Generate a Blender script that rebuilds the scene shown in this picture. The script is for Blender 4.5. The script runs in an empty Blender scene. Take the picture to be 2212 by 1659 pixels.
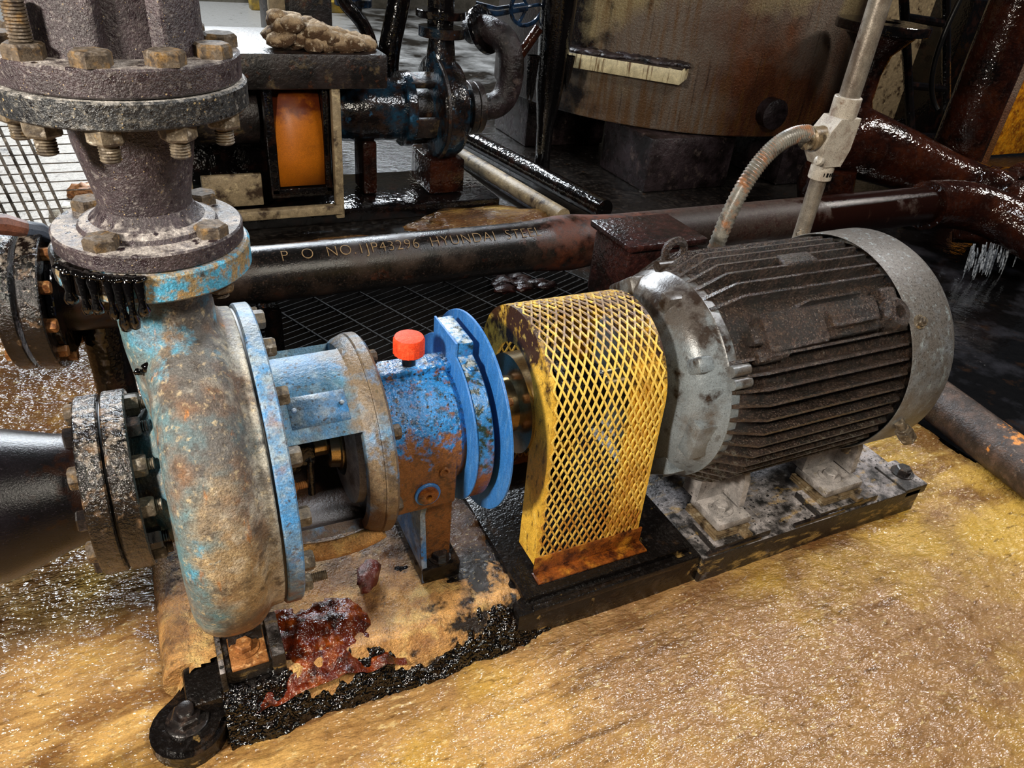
import bpy, bmesh, math, random
from mathutils import Matrix, Vector, noise
from math import pi, sin, cos, radians, sqrt

random.seed(7)
scene = bpy.context.scene
COL = scene.collection

# ------------------------------------------------------------------ camera
cam_d = bpy.data.cameras.new('camera')
cam = bpy.data.objects.new('camera', cam_d)
COL.objects.link(cam)
cam_d.sensor_fit = 'HORIZONTAL'
cam_d.sensor_width = 36.0
cam_d.lens = 36.0 * 1600 / 2212
cam_d.clip_start = 0.05
cam_d.clip_end = 200
CR = Matrix(((0.89973764, 0.16746091, -0.40302483),
             (-0.42757622, 0.52330631, -0.73710859),
             (0.08746856, 0.83552818, 0.54244069)))
cam.matrix_world = Matrix.Translation((0.0008264, -1.311402, 1.0207335)) @ CR.to_4x4()
scene.camera = cam

# ------------------------------------------------------------------ world and lamps
world = bpy.data.worlds.new('world')
scene.world = world
world.use_nodes = True
bgn = world.node_tree.nodes['Background']
bgn.inputs['Color'].default_value = (0.62, 0.72, 0.9, 1)
bgn.inputs['Strength'].default_value = 0.012


def lamp(name, loc, target, size, power, color, sy=None):
    d = bpy.data.lights.new(name, 'AREA')
    d.shape = 'RECTANGLE'
    d.size = size
    d.size_y = sy or size
    d.energy = power
    d.color = color
    o = bpy.data.objects.new(name, d)
    COL.objects.link(o)
    o.location = loc
    o.rotation_euler = (Vector(target) - Vector(loc)).to_track_quat('-Z', 'Y').to_euler()
    return o


lamp('work_lamp', (-1.55, -0.95, 1.45), (0.6, -0.05, -0.15), 0.30, 64, (1.0, 0.92, 0.80))
lamp('ceiling_lamp_back', (-0.2, 6.2, 3.4), (0.6, 0.6, -0.3), 1.8, 190, (0.84, 0.92, 1.0), 0.5)
lamp('ceiling_lamp_front', (1.1, -2.1, 2.5), (0.7, -0.4, -0.3), 0.9, 38, (1.0, 0.92, 0.78), 0.4)
lamp('ceiling_lamp_side', (3.0, 0.2, 2.8), (1.8, -0.6, -0.5), 1.3, 42, (0.95, 0.97, 1.0), 0.5)
lamp('added_light_right', (5.9, 0.9, 2.9), (6.2, 2.8, -0.2), 0.9, 70, (1.0, 0.95, 0.88), 0.3)  # added light to brighten the amber sheet, not a known fixture
lamp('added_light_deep', (2.7, 7.4, 3.6), (2.9, 2.0, -0.3), 1.6, 150, (0.84, 0.92, 1.0), 0.5)  # added light for highlights on the shiny pipe, column and elbow
lamp('far_hall_lamp', (0.6, 11.5, 4.2), (1.0, 7.5, -0.5), 3.0, 420, (0.92, 0.97, 1.0), 1.0)

vs = scene.view_settings
vs.view_transform = 'Standard'
vs.look = 'None'
vs.exposure = 0.62
vs.gamma = 1.0
vs.use_curve_mapping = False


# ------------------------------------------------------------------ material helper
def hx(s):
    s = s.lstrip('#')
    v = [int(s[i:i + 2], 16) / 255 for i in (0, 2, 4)]
    return tuple(c / 12.92 if c <= 0.04045 else ((c + 0.055) / 1.055) ** 2.4 for c in v) + (1,)


MATS = {}


def mat(name, base, layers=(), rough=0.5, metal=0.0, bump=None, coat=0.0, coat_rough=0.08, spec=0.5, mottle=0.35, mscale=30, trans=0.0, bump2=None, grit=0.35, gscale=330):
    """Principled material: base colour, then layers of dirt, rust or dust masked by noise."""
    m = bpy.data.materials.new(name)
    m.use_nodes = True
    nt = m.node_tree
    N, L = nt.nodes, nt.links
    bs = N['Principled BSDF']
    geo = N.new('ShaderNodeNewGeometry')
    sep = N.new('ShaderNodeSeparateXYZ')
    L.new(geo.outputs['Position'], sep.inputs[0])
    sepn = N.new('ShaderNodeSeparateXYZ')
    L.new(geo.outputs['Normal'], sepn.inputs[0])

    def ntex(scale, detail=5, stretch=None, rgh=0.6, off=0.0, dist=0.0):
        t = N.new('ShaderNodeTexNoise')
        t.inputs['Scale'].default_value = scale
        t.inputs['Detail'].default_value = detail
        t.inputs['Roughness'].default_value = rgh
        t.inputs['Distortion'].default_value = dist
        mp = N.new('ShaderNodeMapping')
        mp.inputs['Location'].default_value = (off, off * 1.7, off * 0.6)
        if stretch:
            mp.inputs['Scale'].default_value = stretch
        L.new(geo.outputs['Position'], mp.inputs['Vector'])
        L.new(mp.outputs[0], t.inputs['Vector'])
        return t.outputs['Fac'], mp

    def math_(op, a, b):
        n = N.new('ShaderNodeMath')
        n.operation = op
        for i, x in enumerate((a, b)):
            if isinstance(x, (int, float)):
                n.inputs[i].default_value = x
            else:
                L.new(x, n.inputs[i])
        return n.outputs[0]

    def rng(val, a, b, lo=0.0, hi=1.0):
        n = N.new('ShaderNodeMapRange')
        n.clamp = True
        n.inputs[1].default_value = a
        n.inputs[2].default_value = b
        n.inputs[3].default_value = lo
        n.inputs[4].default_value = hi
        L.new(val, n.inputs[0])
        return n.outputs[0]

    bc = N.new('ShaderNodeRGB')
    bc.outputs[0].default_value = hx(base)
    col = bc.outputs[0]
    if mottle:
        f, _ = ntex(mscale, 6)
        fac = rng(f, 0.25, 0.75, 1 - mottle, 1 + mottle)
        mx = N.new('ShaderNodeVectorMath')
        mx.operation = 'SCALE'
        L.new(col, mx.inputs[0])
        L.new(fac, mx.inputs['Scale'])
        col = mx.outputs[0]
    rg = N.new('ShaderNodeValue')
    rg.outputs[0].default_value = rough
    rg = rg.outputs[0]
    for i, ly in enumerate(layers):
        if ly.get('kind') == 'spots':
            v = N.new('ShaderNodeTexVoronoi')
            v.inputs['Scale'].default_value = ly['s']
            v.inputs['Randomness'].default_value = 1.0
            f0, _ = ntex(ly['s'] * 1.6, 3, off=i * 3.1)
            va = N.new('ShaderNodeVectorMath')
            va.operation = 'MULTIPLY_ADD'
            cmb = N.new('ShaderNodeCombineXYZ')
            for k in range(3):
                L.new(f0, cmb.inputs[k])
            L.new(cmb.outputs[0], va.inputs[0])
            va.inputs[1].default_value = (0.6 / ly['s'],) * 3
            L.new(geo.outputs['Position'], va.inputs[2])
            L.new(va.outputs[0], v.inputs['Vector'])
            f2, _ = ntex(ly['s'] * 0.35, 2, off=i * 5.7 + 2)
            f = math_('ADD', math_('SUBTRACT', 1.0, v.outputs['Distance']), math_('MULTIPLY', f2, 0.5))
        else:
            f, _ = ntex(ly['s'], ly.get('d', 6), ly.get('stretch'), ly.get('rg', 0.62), off=i * 4.3 + ly.get('off', 1.0), dist=ly.get('dist', 0.0))
        for ax, a, b, w in ly.get('g', ()):
            src = sepn.outputs['Z'] if ax == 'up' else sepn.outputs['X'] if ax == 'nx' else sep.outputs['XYZ'.index(ax.upper())]
            f = math_('ADD', f, rng(src, a, b, 0, w))
        msk = rng(f, ly['t'] - ly.get('w', 0.05), ly['t'] + ly.get('w', 0.05), 0, ly.get('a', 1.0))
        mc = N.new('ShaderNodeMix')
        mc.data_type = 'RGBA'
        L.new(msk, mc.inputs[0])
        L.new(col, mc.inputs[6])
        mc.inputs[7].default_value = hx(ly['c'])
        col = mc.outputs[2]
        if 'r' in ly:
            mr = N.new('ShaderNodeMix')
            L.new(msk, mr.inputs[0])
            L.new(rg, mr.inputs[2])
            mr.inputs[3].default_value = ly['r']
            rg = mr.outputs[0]
    if grit:
        f, _ = ntex(gscale, 3, off=21.0, rgh=0.7)
        fac = rng(f, 0.3, 0.7, 1 - grit, 1 + grit)
        mx = N.new('ShaderNodeVectorMath')
        mx.operation = 'SCALE'
        L.new(col, mx.inputs[0])
        L.new(fac, mx.inputs['Scale'])
        col = mx.outputs[0]
    L.new(col, bs.inputs['Base Color'])
    L.new(rg, bs.inputs['Roughness'])
    bs.inputs['Metallic'].default_value = metal
    bs.inputs['Specular IOR Level'].default_value = spec
    bs.inputs['Coat Weight'].default_value = coat
    bs.inputs['Coat Roughness'].default_value = coat_rough
    bs.inputs['Transmission Weight'].default_value = trans
    prev = None
    for bp in (bump, bump2):
        if not bp:
            continue
        f, _ = ntex(bp[0], bp[3] if len(bp) > 3 else 4, bp[4] if len(bp) > 4 else None, 0.65, off=9.0)
        b = N.new('ShaderNodeBump')
        b.inputs['Strength'].default_value = bp[1]
        b.inputs['Distance'].default_value = bp[2]
        L.new(f, b.inputs['Height'])
        if prev:
            L.new(prev, b.inputs['Normal'])
        prev = b.outputs[0]
    if prev:
        L.new(prev, bs.inputs['Normal'])
        if coat:
            L.new(prev, bs.inputs['Coat Normal'])
    MATS[name] = m
    return m


mat('volute_paint', '#a68d68', [
    dict(c='#5d5a57', s=7, t=0.52, w=0.12, g=[('z', 0.05, 0.3, 0.24)]),
    dict(c='#57808a', s=6, t=0.64, w=0.08, g=[('x', 0.03, -0.06, 0.26)]),
    dict(c='#4f9ab8', s=13, t=0.73, w=0.05, g=[('x', 0.04, -0.07, 0.14), ('z', 0.2, 0.42, 0.12)]),
    dict(c='#7d5228', s=11, t=0.60, w=0.14, a=0.9, g=[('z', 0.0, -0.35, 0.19)]),
    dict(c='#b8701f', s=22, t=0.69, w=0.05, stretch=(1.6, 1, 0.35), g=[('z', -0.05, -0.3, 0.1)]),
    dict(c='#c9c3b4', s=18, t=0.66, w=0.1, a=0.8, g=[('x', 0.06, 0.115, 0.24)]),
    dict(c='#3c3129', s=45, t=0.6, w=0.08, a=0.75), dict(c='#54483c', s=14, t=0.62, w=0.08, a=0.7),
    dict(c='#cdb78f', s=80, t=0.62, w=0.06, a=0.6)],
    rough=0.4, bump=(190, 0.8, 0.005, 5), bump2=(40, 0.35, 0.006, 4), coat=0.1, coat_rough=0.3, mottle=0.35, grit=0.5)
BLUE_L = [dict(c='#5d7478', s=9, t=0.5, w=0.14, a=0.75), dict(c='#c4ccd0', s=26, t=0.55, w=0.12, a=0.6, g=[('up', 0.2, 1.0, 0.22)]),
          dict(c='#5c4a34', s=44, t=0.6, w=0.07), dict(c='#2c2118', kind='spots', s=62, t=1.09, w=0.05, a=0.85)]
mat('blue_paint', '#2f77c0', BLUE_L, rough=0.42, bump=(150, 0.3, 0.003), mottle=0.25)
mat('bracket_paint', '#3f86bd', [
    dict(c='#54757f', s=14, t=0.5, w=0.12, a=0.8), dict(c='#9fb4bb', s=45, t=0.6, w=0.1, a=0.55), dict(c='#c2c9cb', s=30, t=0.8, w=0.1, a=0.35, g=[('up', 0.75, 1.0, 0.2)]),
    dict(c='#6b5a45', s=15, t=0.62, w=0.1, g=[('x', 0.27, 0.33, 0.24)]), dict(c='#4d4238', s=40, t=0.66, w=0.07, g=[('x', 0.28, 0.34, 0.1)]),
    dict(c='#4a2f1a', s=18, t=0.66, w=0.1, g=[('z', 0.02, -0.16, 0.36)]),
    dict(c='#4c4026', kind='spots', s=70, t=1.06, w=0.06, a=0.75)], rough=0.42, bump=(140, 0.5, 0.004), mottle=0.3, grit=0.45)
mat('cover_paint', '#3f86c2', [
    dict(c='#6d7c80', s=13, t=0.5, w=0.12, a=0.85), dict(c='#a9b0b0', s=50, t=0.6, w=0.1, a=0.6, g=[('z', 0.1, 0.3, 0.12)]),
    dict(c='#86592c', s=14, t=0.68, w=0.1, g=[('z', -0.02, -0.3, 0.34)]),
    dict(c='#43392e', kind='spots', s=80, t=1.08, w=0.06, a=0.75), dict(c='#4b3d30', s=60, t=0.64, w=0.06, a=0.75)], rough=0.42, bump=(150, 0.5, 0.004), mottle=0.3, grit=0.45)
mat('housing_paint', '#2a7cc0', [
    dict(c='#183a4c', s=70, t=0.55, w=0.05, a=0.85),
    dict(c='#2b2314', kind='spots', s=90, t=1.03, w=0.07, r=0.15),
    dict(c='#7a4a1e', s=40, t=0.63, w=0.06, r=0.62, g=[('z', 0.09, -0.05, 0.40)]),
    dict(c='#4c2e16', s=70, t=0.66, w=0.06, r=0.4, a=0.85, g=[('z', 0.1, -0.05, 0.12)]),
    dict(c='#a9b7bc', s=60, t=0.78, w=0.07, a=0.8, g=[('up', 0.9, 1.0, 0.22)])],
    rough=0.2, bump=(75, 0.9, 0.006), coat=0.35, coat_rough=0.1, mottle=0.25, grit=0.4)
mat('disc_paint', '#2f70b6', [dict(c='#6698c8', s=90, t=0.6, w=0.1, stretch=(1, 1, 0.15), a=0.5), dict(c='#27598c', s=14, t=0.66, w=0.1, a=0.6), dict(c='#3a2c1c', s=40, t=0.72, w=0.04)],
    rough=0.45, bump=(60, 0.15, 0.002), mottle=0.12)
mat('disc_rim_rust', '#2f77b4', [
    dict(c='#26332c', s=55, t=0.52, w=0.06, r=0.25), dict(c='#7c4620', s=24, t=0.64, w=0.08, g=[('z', 0.08, -0.1, 0.36)]),
    dict(c='#c5cdce', s=60, t=0.72, w=0.08, a=0.7, g=[('up', 0.6, 1.0, 0.25)])], rough=0.35, bump=(80, 0.5, 0.004), coat=0.2)
mat('yellow_sheet', '#dfb040', [
    dict(c='#4a2a10', s=80, t=0.62, w=0.06, stretch=(1, 1, 0.35), a=0.9), dict(c='#3a2210', s=22, t=0.70, w=0.07, g=[('z', 0.05, 0.2, 0.3)]), dict(c='#f0d070', s=60, t=0.64, w=0.06, a=0.7),
    dict(c='#9a5a18', s=16, t=0.76, w=0.1, g=[('z', -0.15, -0.4, 0.2)])], rough=0.4, bump=(120, 0.4, 0.003), mottle=0.2)
mat('yellow_mesh', '#ecc860', [
    dict(c='#a5661c', s=14, t=0.62, w=0.1, a=0.85, g=[('z', -0.04, -0.38, 0.26)]), dict(c='#7a3c12', s=18, t=0.76, w=0.08, g=[('z', -0.1, -0.4, 0.3)]),
    dict(c='#8f7a6a', s=60, t=0.74, w=0.08, g=[('z', 0.15, 0.24, 0.28)]), dict(c='#3c2412', s=60, t=0.68, w=0.05)], rough=0.38, bump=(200, 0.4, 0.002), mottle=0.15, grit=0.25)
mat('yellow_rust', '#7c4114', [dict(c='#b57a26', s=20, t=0.6, w=0.08), dict(c='#3a190a', s=30, t=0.54, w=0.08)], rough=0.25, bump=(100, 0.6, 0.004), coat=0.3, grit=0.4)
mat('motor_grime', '#35261d', [
    dict(c='#140e0b', s=18, t=0.54, w=0.1), dict(c='#54412f', s=120, t=0.6, w=0.1, a=0.7), dict(c='#8d8278', s=200, t=0.7, w=0.06, a=0.7, g=[('up', 0.3, 1.0, 0.06)]), dict(c='#77766a', s=50, t=0.74, w=0.08, a=0.75, g=[('z', 0.05, -0.25, 0.2)])],
    rough=0.22, bump=(300, 1.0, 0.008, 3), bump2=(70, 0.6, 0.008), coat=0.5, coat_rough=0.12, mottle=0.5, mscale=60, grit=0.35)
mat('motor_paint', '#737b80', [
    dict(c='#4c4138', s=9, t=0.6, w=0.08, a=0.85, g=[('z', 0.0, 0.28, 0.16)]), dict(c='#2c211a', s=16, t=0.64, w=0.06, g=[('z', 0.05, 0.3, 0.14)]),
    dict(c='#a4acb0', s=22, t=0.7, w=0.07, a=0.7), dict(c='#33291f', kind='spots', s=120, t=1.14, w=0.04, a=0.8)], rough=0.3, bump=(110, 0.3, 0.003), coat=0.2, coat_rough=0.25, mottle=0.2)
mat('cowl_paint', '#74777a', [
    dict(c='#5f574f', s=26, t=0.52, w=0.12, a=0.8, g=[('z', 0.05, 0.3, 0.25)]), dict(c='#99a4a6', s=60, t=0.62, w=0.06, a=0.7, stretch=(1, 1, 0.3)),
    dict(c='#3e3833', s=160, t=0.64, w=0.06, a=0.8, g=[('up', -0.2, 0.8, 0.08)])], rough=0.45, metal=0.15, bump=(260, 0.35, 0.003, 3), mottle=0.2)
mat('dusty_cast', '#3f3438', [
    dict(c='#292125', s=14, t=0.52, w=0.1, a=0.85), dict(c='#b5ada8', s=60, t=0.76, w=0.14, g=[('up', 0.5, 0.98, 0.30)], r=0.85),
    dict(c='#8c8480', s=110, t=0.64, w=0.08, a=0.6), dict(c='#2b2126', kind='spots', s=40, t=1.04, w=0.03, r=0.2),
    dict(c='#2b2126', s=34, t=0.66, w=0.05, a=0.8, r=0.3), dict(c='#a18c68', kind='spots', s=150, t=1.15, w=0.03, a=0.8)], rough=0.4, bump=(240, 0.8, 0.004, 3), mottle=0.25, coat=0.1, coat_rough=0.3, grit=0.5)
mat('dusty_black', '#2a2c2f', [
    dict(c='#141519', s=30, t=0.53, w=0.08), dict(c='#c0bbb6', s=60, t=0.74, w=0.14, g=[('up', 0.5, 0.98, 0.32)], r=0.85),
    dict(c='#77736c', s=130, t=0.6, w=0.08, a=0.65), dict(c='#101013', kind='spots', s=70, t=1.09, w=0.03, r=0.15), dict(c='#a08c66', kind='spots', s=120, t=1.14, w=0.03)], rough=0.38, bump=(200, 0.8, 0.004, 3), mottle=0.3, coat=0.12, grit=0.5)
mat('blue_flange', '#4a9cc0', [
    dict(c='#8f7440', s=30, t=0.5, w=0.06, a=0.9), dict(c='#a8834f', s=70, t=0.58, w=0.06, a=0.85), dict(c='#4a9cc0', s=60, t=0.62, w=0.05, a=0.9), dict(c='#33261c', s=26, t=0.66, w=0.04),
    dict(c='#a59c97', s=50, t=0.80, w=0.1, g=[('up', 0.5, 0.95, 0.3)]), dict(c='#14100e', s=20, t=0.72, w=0.03, r=0.1, g=[('x', 0.0, -0.12, 0.32)])],
    rough=0.4, bump=(150, 0.8, 0.004), mottle=0.25, grit=0.45)
mat('zinc_bolt', '#6e6353', [dict(c='#40372e', s=60, t=0.53, w=0.1), dict(c='#96794c', s=50, t=0.64, w=0.06, a=0.7), dict(c='#c8beb0', s=70, t=0.64, w=0.06, a=0.8)], rough=0.5, metal=0.1, bump=(150, 0.5, 0.002), mottle=0.25)
mat('dusty_bolt', '#564b3f', [dict(c='#8a6a3c', s=45, t=0.58, w=0.08, a=0.8), dict(c='#352d28', s=60, t=0.56, w=0.08), dict(c='#7d746c', s=110, t=0.68, w=0.1, a=0.8, g=[('up', 0.3, 0.9, 0.14)])], rough=0.8, spec=0.25, bump=(200, 0.6, 0.002), mottle=0.3)
mat('dark_bolt', '#201b1a', [dict(c='#4b3d36', s=50, t=0.6, w=0.08), dict(c='#0e0b0b', s=20, t=0.55, w=0.08)], rough=0.25, coat=0.3, bump=(150, 0.4, 0.002))
mat('rust_nut', '#a06a3a', [dict(c='#5b3316', s=50, t=0.55, w=0.1), dict(c='#d9a972', s=50, t=0.62, w=0.06)], rough=0.45, metal=0.2, bump=(150, 0.4, 0.002))
mat('steel', '#b9a888', [dict(c='#8d7444', s=30, t=0.56, w=0.1, stretch=(0.2, 1, 1), a=0.7)], rough=0.22, metal=1.0, mottle=0.1)
mat('black_pipe', '#100d10', [dict(c='#060505', s=8, t=0.52, w=0.12), dict(c='#332d33', s=170, t=0.66, w=0.06, a=0.6), dict(c='#1a0c06', s=30, t=0.64, w=0.05, g=[('x', -0.26, -0.2, 0.2)])], rough=0.26, bump=(300, 0.35, 0.002, 3), spec=0.35, grit=0.3)
mat('tar', '#050404', [dict(c='#1c0f07', s=40, t=0.64, w=0.08)], rough=0.10, bump=(48, 1.0, 0.016, 2), bump2=(120, 0.4, 0.005, 2), spec=0.9, mottle=0.2, grit=0.0)
mat('tar_flange', '#17120f', [dict(c='#6a5138', s=26, t=0.62, w=0.05, r=0.5), dict(c='#8f6a3e', s=18, t=0.72, w=0.04, r=0.5, g=[('z', 0.0, -0.16, 0.1)]), dict(c='#050404', s=16, t=0.56, w=0.06),
    dict(c='#8c8074', s=60, t=0.76, w=0.08, g=[('up', 0.2, 0.9, 0.2)])], rough=0.16, bump=(80, 0.8, 0.007, 4), coat=0.45, coat_rough=0.08)
mat('amber_gel', '#5a1c05', [dict(c='#8e400c', s=22, t=0.58, w=0.08), dict(c='#180703', s=18, t=0.56, w=0.07), dict(c='#a8703c', s=44, t=0.71, w=0.04, a=0.7)], rough=0.06, bump=(70, 0.8, 0.01, 3), spec=0.6, grit=0.1)
mat('crust', '#d09c5a', [
    dict(c='#8a5a30', s=11, t=0.54, w=0.12, a=0.85), dict(c='#dcb772', s=16, t=0.6, w=0.08), dict(c='#2a1a10', s=15, t=0.66, w=0.04, r=0.2), dict(c='#7d5f4c', s=9, t=0.62, w=0.1, a=0.7),
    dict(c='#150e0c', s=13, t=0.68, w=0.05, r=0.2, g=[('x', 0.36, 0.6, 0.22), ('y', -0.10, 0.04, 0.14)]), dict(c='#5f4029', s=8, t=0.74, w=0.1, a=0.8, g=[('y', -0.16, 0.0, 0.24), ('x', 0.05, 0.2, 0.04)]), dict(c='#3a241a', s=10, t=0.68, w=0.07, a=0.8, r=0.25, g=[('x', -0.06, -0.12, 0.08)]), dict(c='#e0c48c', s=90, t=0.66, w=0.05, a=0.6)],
    rough=0.45, bump=(120, 1.0, 0.01, 4), coat=0.15, coat_rough=0.2, mottle=0.3, mscale=60, grit=0.45)
mat('skid_black', '#0e0b0a', [dict(c='#3c2c1e', s=14, t=0.64, w=0.06, a=0.8), dict(c='#2b2828', s=80, t=0.62, w=0.08, a=0.7), dict(c='#b08e54', s=16, t=0.72, w=0.05, g=[('y', -0.2, -0.32, 0.05)])], rough=0.24, bump=(90, 0.45, 0.005, 2), spec=0.4, grit=0.4)
mat('motor_base', '#221d1a', [
    dict(c='#b3abaa', s=9, t=0.70, w=0.1, r=0.8, a=0.95, g=[('up', 0.5, 0.98, 0.22)]), dict(c='#100c0b', s=60, t=0.6, w=0.08, a=0.8), dict(c='#b39254', s=24, t=0.62, w=0.06, stretch=(0.5, 1, 1.6), a=0.8, g=[('z', -0.43, -0.48, 0.06)]),
    dict(c='#120e0c', s=22, t=0.58, w=0.07), dict(c='#0d0a0a', kind='spots', s=60, t=1.07, w=0.03)], rough=0.4, bump=(120, 0.8, 0.005), coat=0.12, grit=0.5)
mat('grey_cast', '#8c8784', [dict(c='#4b423c', s=16, t=0.6, w=0.08), dict(c='#b8b0ac', s=34, t=0.6, w=0.1, a=0.8, g=[('up', 0.5, 1, 0.1)]), dict(c='#120e0d', kind='spots', s=70, t=1.16, w=0.02), dict(c='#8c7a44', s=22, t=0.68, w=0.06, a=0.7)], rough=0.45, bump=(120, 0.4, 0.003))
mat('shim_metal', '#7d6a50', [dict(c='#c2b69c', s=40, t=0.62, w=0.08), dict(c='#352a20', s=30, t=0.56, w=0.06)], rough=0.35, metal=0.2, bump=(150, 0.3, 0.002))
mat('red_cap', '#e2441c', [dict(c='#f06a40', s=50, t=0.6, w=0.1, a=0.6), dict(c='#a82a0e', s=30, t=0.66, w=0.08)], rough=0.6, spec=0.3, bump=(160, 0.4, 0.002), mottle=0.1)
mat('slime', '#b48a54', [
    dict(c='#d2a860', s=2.0, t=0.52, w=0.14, a=0.9), dict(c='#8c683c', s=2.6, t=0.54, w=0.1, stretch=(0.45, 1.5, 1), a=0.85, dist=0.6),
    dict(c='#957352', s=1.8, t=0.55, w=0.12, a=0.85, g=[('x', 0.5, 1.2, 0.1)]),
    dict(c='#77532f', s=9, t=0.58, w=0.08, stretch=(0.4, 1.8, 1), dist=1.2, a=0.75), dict(c='#4a2e1a', s=4.2, t=0.63, w=0.05, stretch=(0.22, 2.4, 1), dist=0.8, a=0.7),
    dict(c='#d0a83f', s=3, t=0.62, w=0.1, a=0.6, g=[('x', 1.5, 2.3, 0.2)]), dict(c='#5c3d22', s=5, t=0.68, w=0.08, a=0.85, g=[('x', -0.02, -0.14, 0.1), ('y', 0.4, 0.6, 0.2)]),
    dict(c='#6a4526', s=8, t=0.74, w=0.08, a=0.8, stretch=(0.5, 1.5, 1), g=[('y', -0.42, -0.34, 0.2), ('x', 1.0, 1.3, 0.04)]),
    dict(c='#e6cd92', s=60, t=0.64, w=0.06, stretch=(0.6, 1.4, 1), a=0.6), dict(c='#4a3018', s=42, t=0.65, w=0.06, stretch=(0.5, 1.5, 1), a=0.75)],
    rough=0.09, bump=(58, 0.9, 0.010, 2, (0.6, 1.3, 1)), bump2=(150, 0.3, 0.004, 2, (0.7, 1.3, 1)), coat=0.0, mottle=0.25, mscale=60, grit=0.25, spec=0.8)
mat('floor_concrete', '#1f1c1a', [
    dict(c='#0e0b09', s=3, t=0.52, w=0.1, r=0.12), dict(c='#c2bab0', s=4, t=0.92, w=0.1, r=0.8, g=[('x', 0.1, -0.3, 0.46), ('y', 2.0, 2.9, 0.14)]), dict(c='#4b423b', s=30, t=0.6, w=0.1, a=0.5),
    dict(c='#b9b8b6', s=1.6, t=0.92, w=0.1, r=0.25, g=[('y', 5.4, 7.0, 0.40), ('x', 3.2, 2.2, 0.2)]),
    dict(c='#4a3018', s=14, t=0.68, w=0.05)], rough=0.22, bump=(18, 0.6, 0.02, 6), coat=0.3, coat_rough=0.1)
mat('oily_pit', '#0c0908', [dict(c='#2a1408', s=8, t=0.6, w=0.1)], rough=0.35, bump=(20, 0.5, 0.02))
mat('dark_water', '#0e0d0d', [dict(c='#3c3b40', s=4, t=0.62, w=0.12, a=0.8), dict(c='#2a1c12', s=9, t=0.66, w=0.06)], rough=0.1, bump=(14, 0.3, 0.012, 3), coat=0.3)
mat('grating_steel', '#171413', [dict(c='#0c0a0a', s=12, t=0.5, w=0.1), dict(c='#3a3431', s=60, t=0.68, w=0.06, a=0.7)], rough=0.6, spec=0.3, bump=(120, 0.5, 0.003))
mat('mesh_steel', '#6d6862', [dict(c='#1e1a18', s=14, t=0.56, w=0.1), dict(c='#b5aea4', s=60, t=0.62, w=0.08)], rough=0.4, metal=0.3)
mat('long_pipe', '#100e0d', [
    dict(c='#2c2725', s=150, t=0.6, w=0.08, a=0.7), dict(c='#5e2c14', s=9, t=0.72, w=0.1, r=0.6, g=[('x', 1.36, 1.58, 0.34)]),
    dict(c='#35271f', s=6, t=0.6, w=0.12, r=0.5, g=[('x', 1.75, 2.2, 0.28)]), dict(c='#2b120a', s=24, t=0.68, w=0.06, g=[('x', 1.4, 1.7, 0.14)]), dict(c='#4c3c34', s=90, t=0.66, w=0.08, a=0.7, g=[('x', 1.7, 2.1, 0.08)]),
    dict(c='#1c0a05', s=7, t=0.7, w=0.06, r=0.10, g=[('x', 2.75, 3.1, 0.36)])],
    rough=0.17, bump=(220, 0.3, 0.003, 3), spec=0.5, grit=0.45)
mat('stencil', '#8a6f4a', [dict(c='#4a3c2c', s=60, t=0.56, w=0.12, a=0.8)], rough=0.6, mottle=0.2)
mat('right_pipe', '#33261f', [dict(c='#5a4438', s=30, t=0.56, w=0.1), dict(c='#d08436', s=9, t=0.7, w=0.02, r=0.5, g=[('z', -0.46, -0.4, 0.05), ('y', -0.02, -0.2, 0.08)]), dict(c='#17110f', s=14, t=0.6, w=0.06), dict(c='#8c7a6c', s=40, t=0.68, w=0.06)], rough=0.4, bump=(140, 0.6, 0.004), coat=0.1)
mat('wet_brown', '#2e1208', [dict(c='#0c0605', s=5, t=0.5, w=0.12), dict(c='#43200f', s=7, t=0.64, w=0.12, a=0.8), dict(c='#33231e', s=40, t=0.62, w=0.08)], rough=0.12, bump=(30, 0.55, 0.012, 2), spec=0.6, grit=0.4)
mat('wet_black', '#0a0808', [dict(c='#22130e', s=12, t=0.6, w=0.08)], rough=0.11, bump=(24, 0.45, 0.012, 2), spec=0.6)
mat('tank_skin', '#74452a', [
    dict(c='#3a1c10', s=2.2, t=0.48, w=0.14, stretch=(1, 1, 0.45), a=0.9), dict(c='#7d7064', s=1.4, t=0.62, w=0.12, g=[('x', 3.8, 3.1, 0.26), ('z', -0.05, 0.3, 0.14)]),
    dict(c='#a3916a', s=1.6, t=0.80, w=0.1, g=[('x', 3.4, 2.9, 0.22), ('z', 0.3, 0.6, 0.26)]), dict(c='#6e4a22', s=9, t=0.66, w=0.1, stretch=(3, 3, 0.25), a=0.75, g=[('z', 0.2, -0.1, 0.14), ('x', 3.7, 3.1, 0.06)]),
    dict(c='#26110a', s=10, t=0.66, w=0.07, stretch=(3, 3, 0.2), a=0.85), dict(c='#160b07', s=5, t=0.72, w=0.08, g=[('x', 3.0, 2.68, 0.4)]), dict(c='#75492e', s=110, t=0.62, w=0.07, a=0.6)],
    rough=0.3, bump=(75, 0.9, 0.009, 3), spec=0.45, grit=0.5)
mat('cream_paint', '#d8c9a0', [dict(c='#6b4a22', s=16, t=0.6, w=0.05, stretch=(3, 3, 0.3)), dict(c='#1f140d', s=8, t=0.72, w=0.05, g=[('up', 0.4, 0.9, 0.4)]), dict(c='#2a1a10', s=12, t=0.7, w=0.04)], rough=0.45, bump=(60, 0.3, 0.003))
mat('dirty_block', '#33282a', [dict(c='#140e0d', s=6, t=0.5, w=0.12, r=0.15), dict(c='#5c4e48', s=14, t=0.66, w=0.08)], rough=0.4, bump=(26, 0.8, 0.016, 5), spec=0.4)
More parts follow.
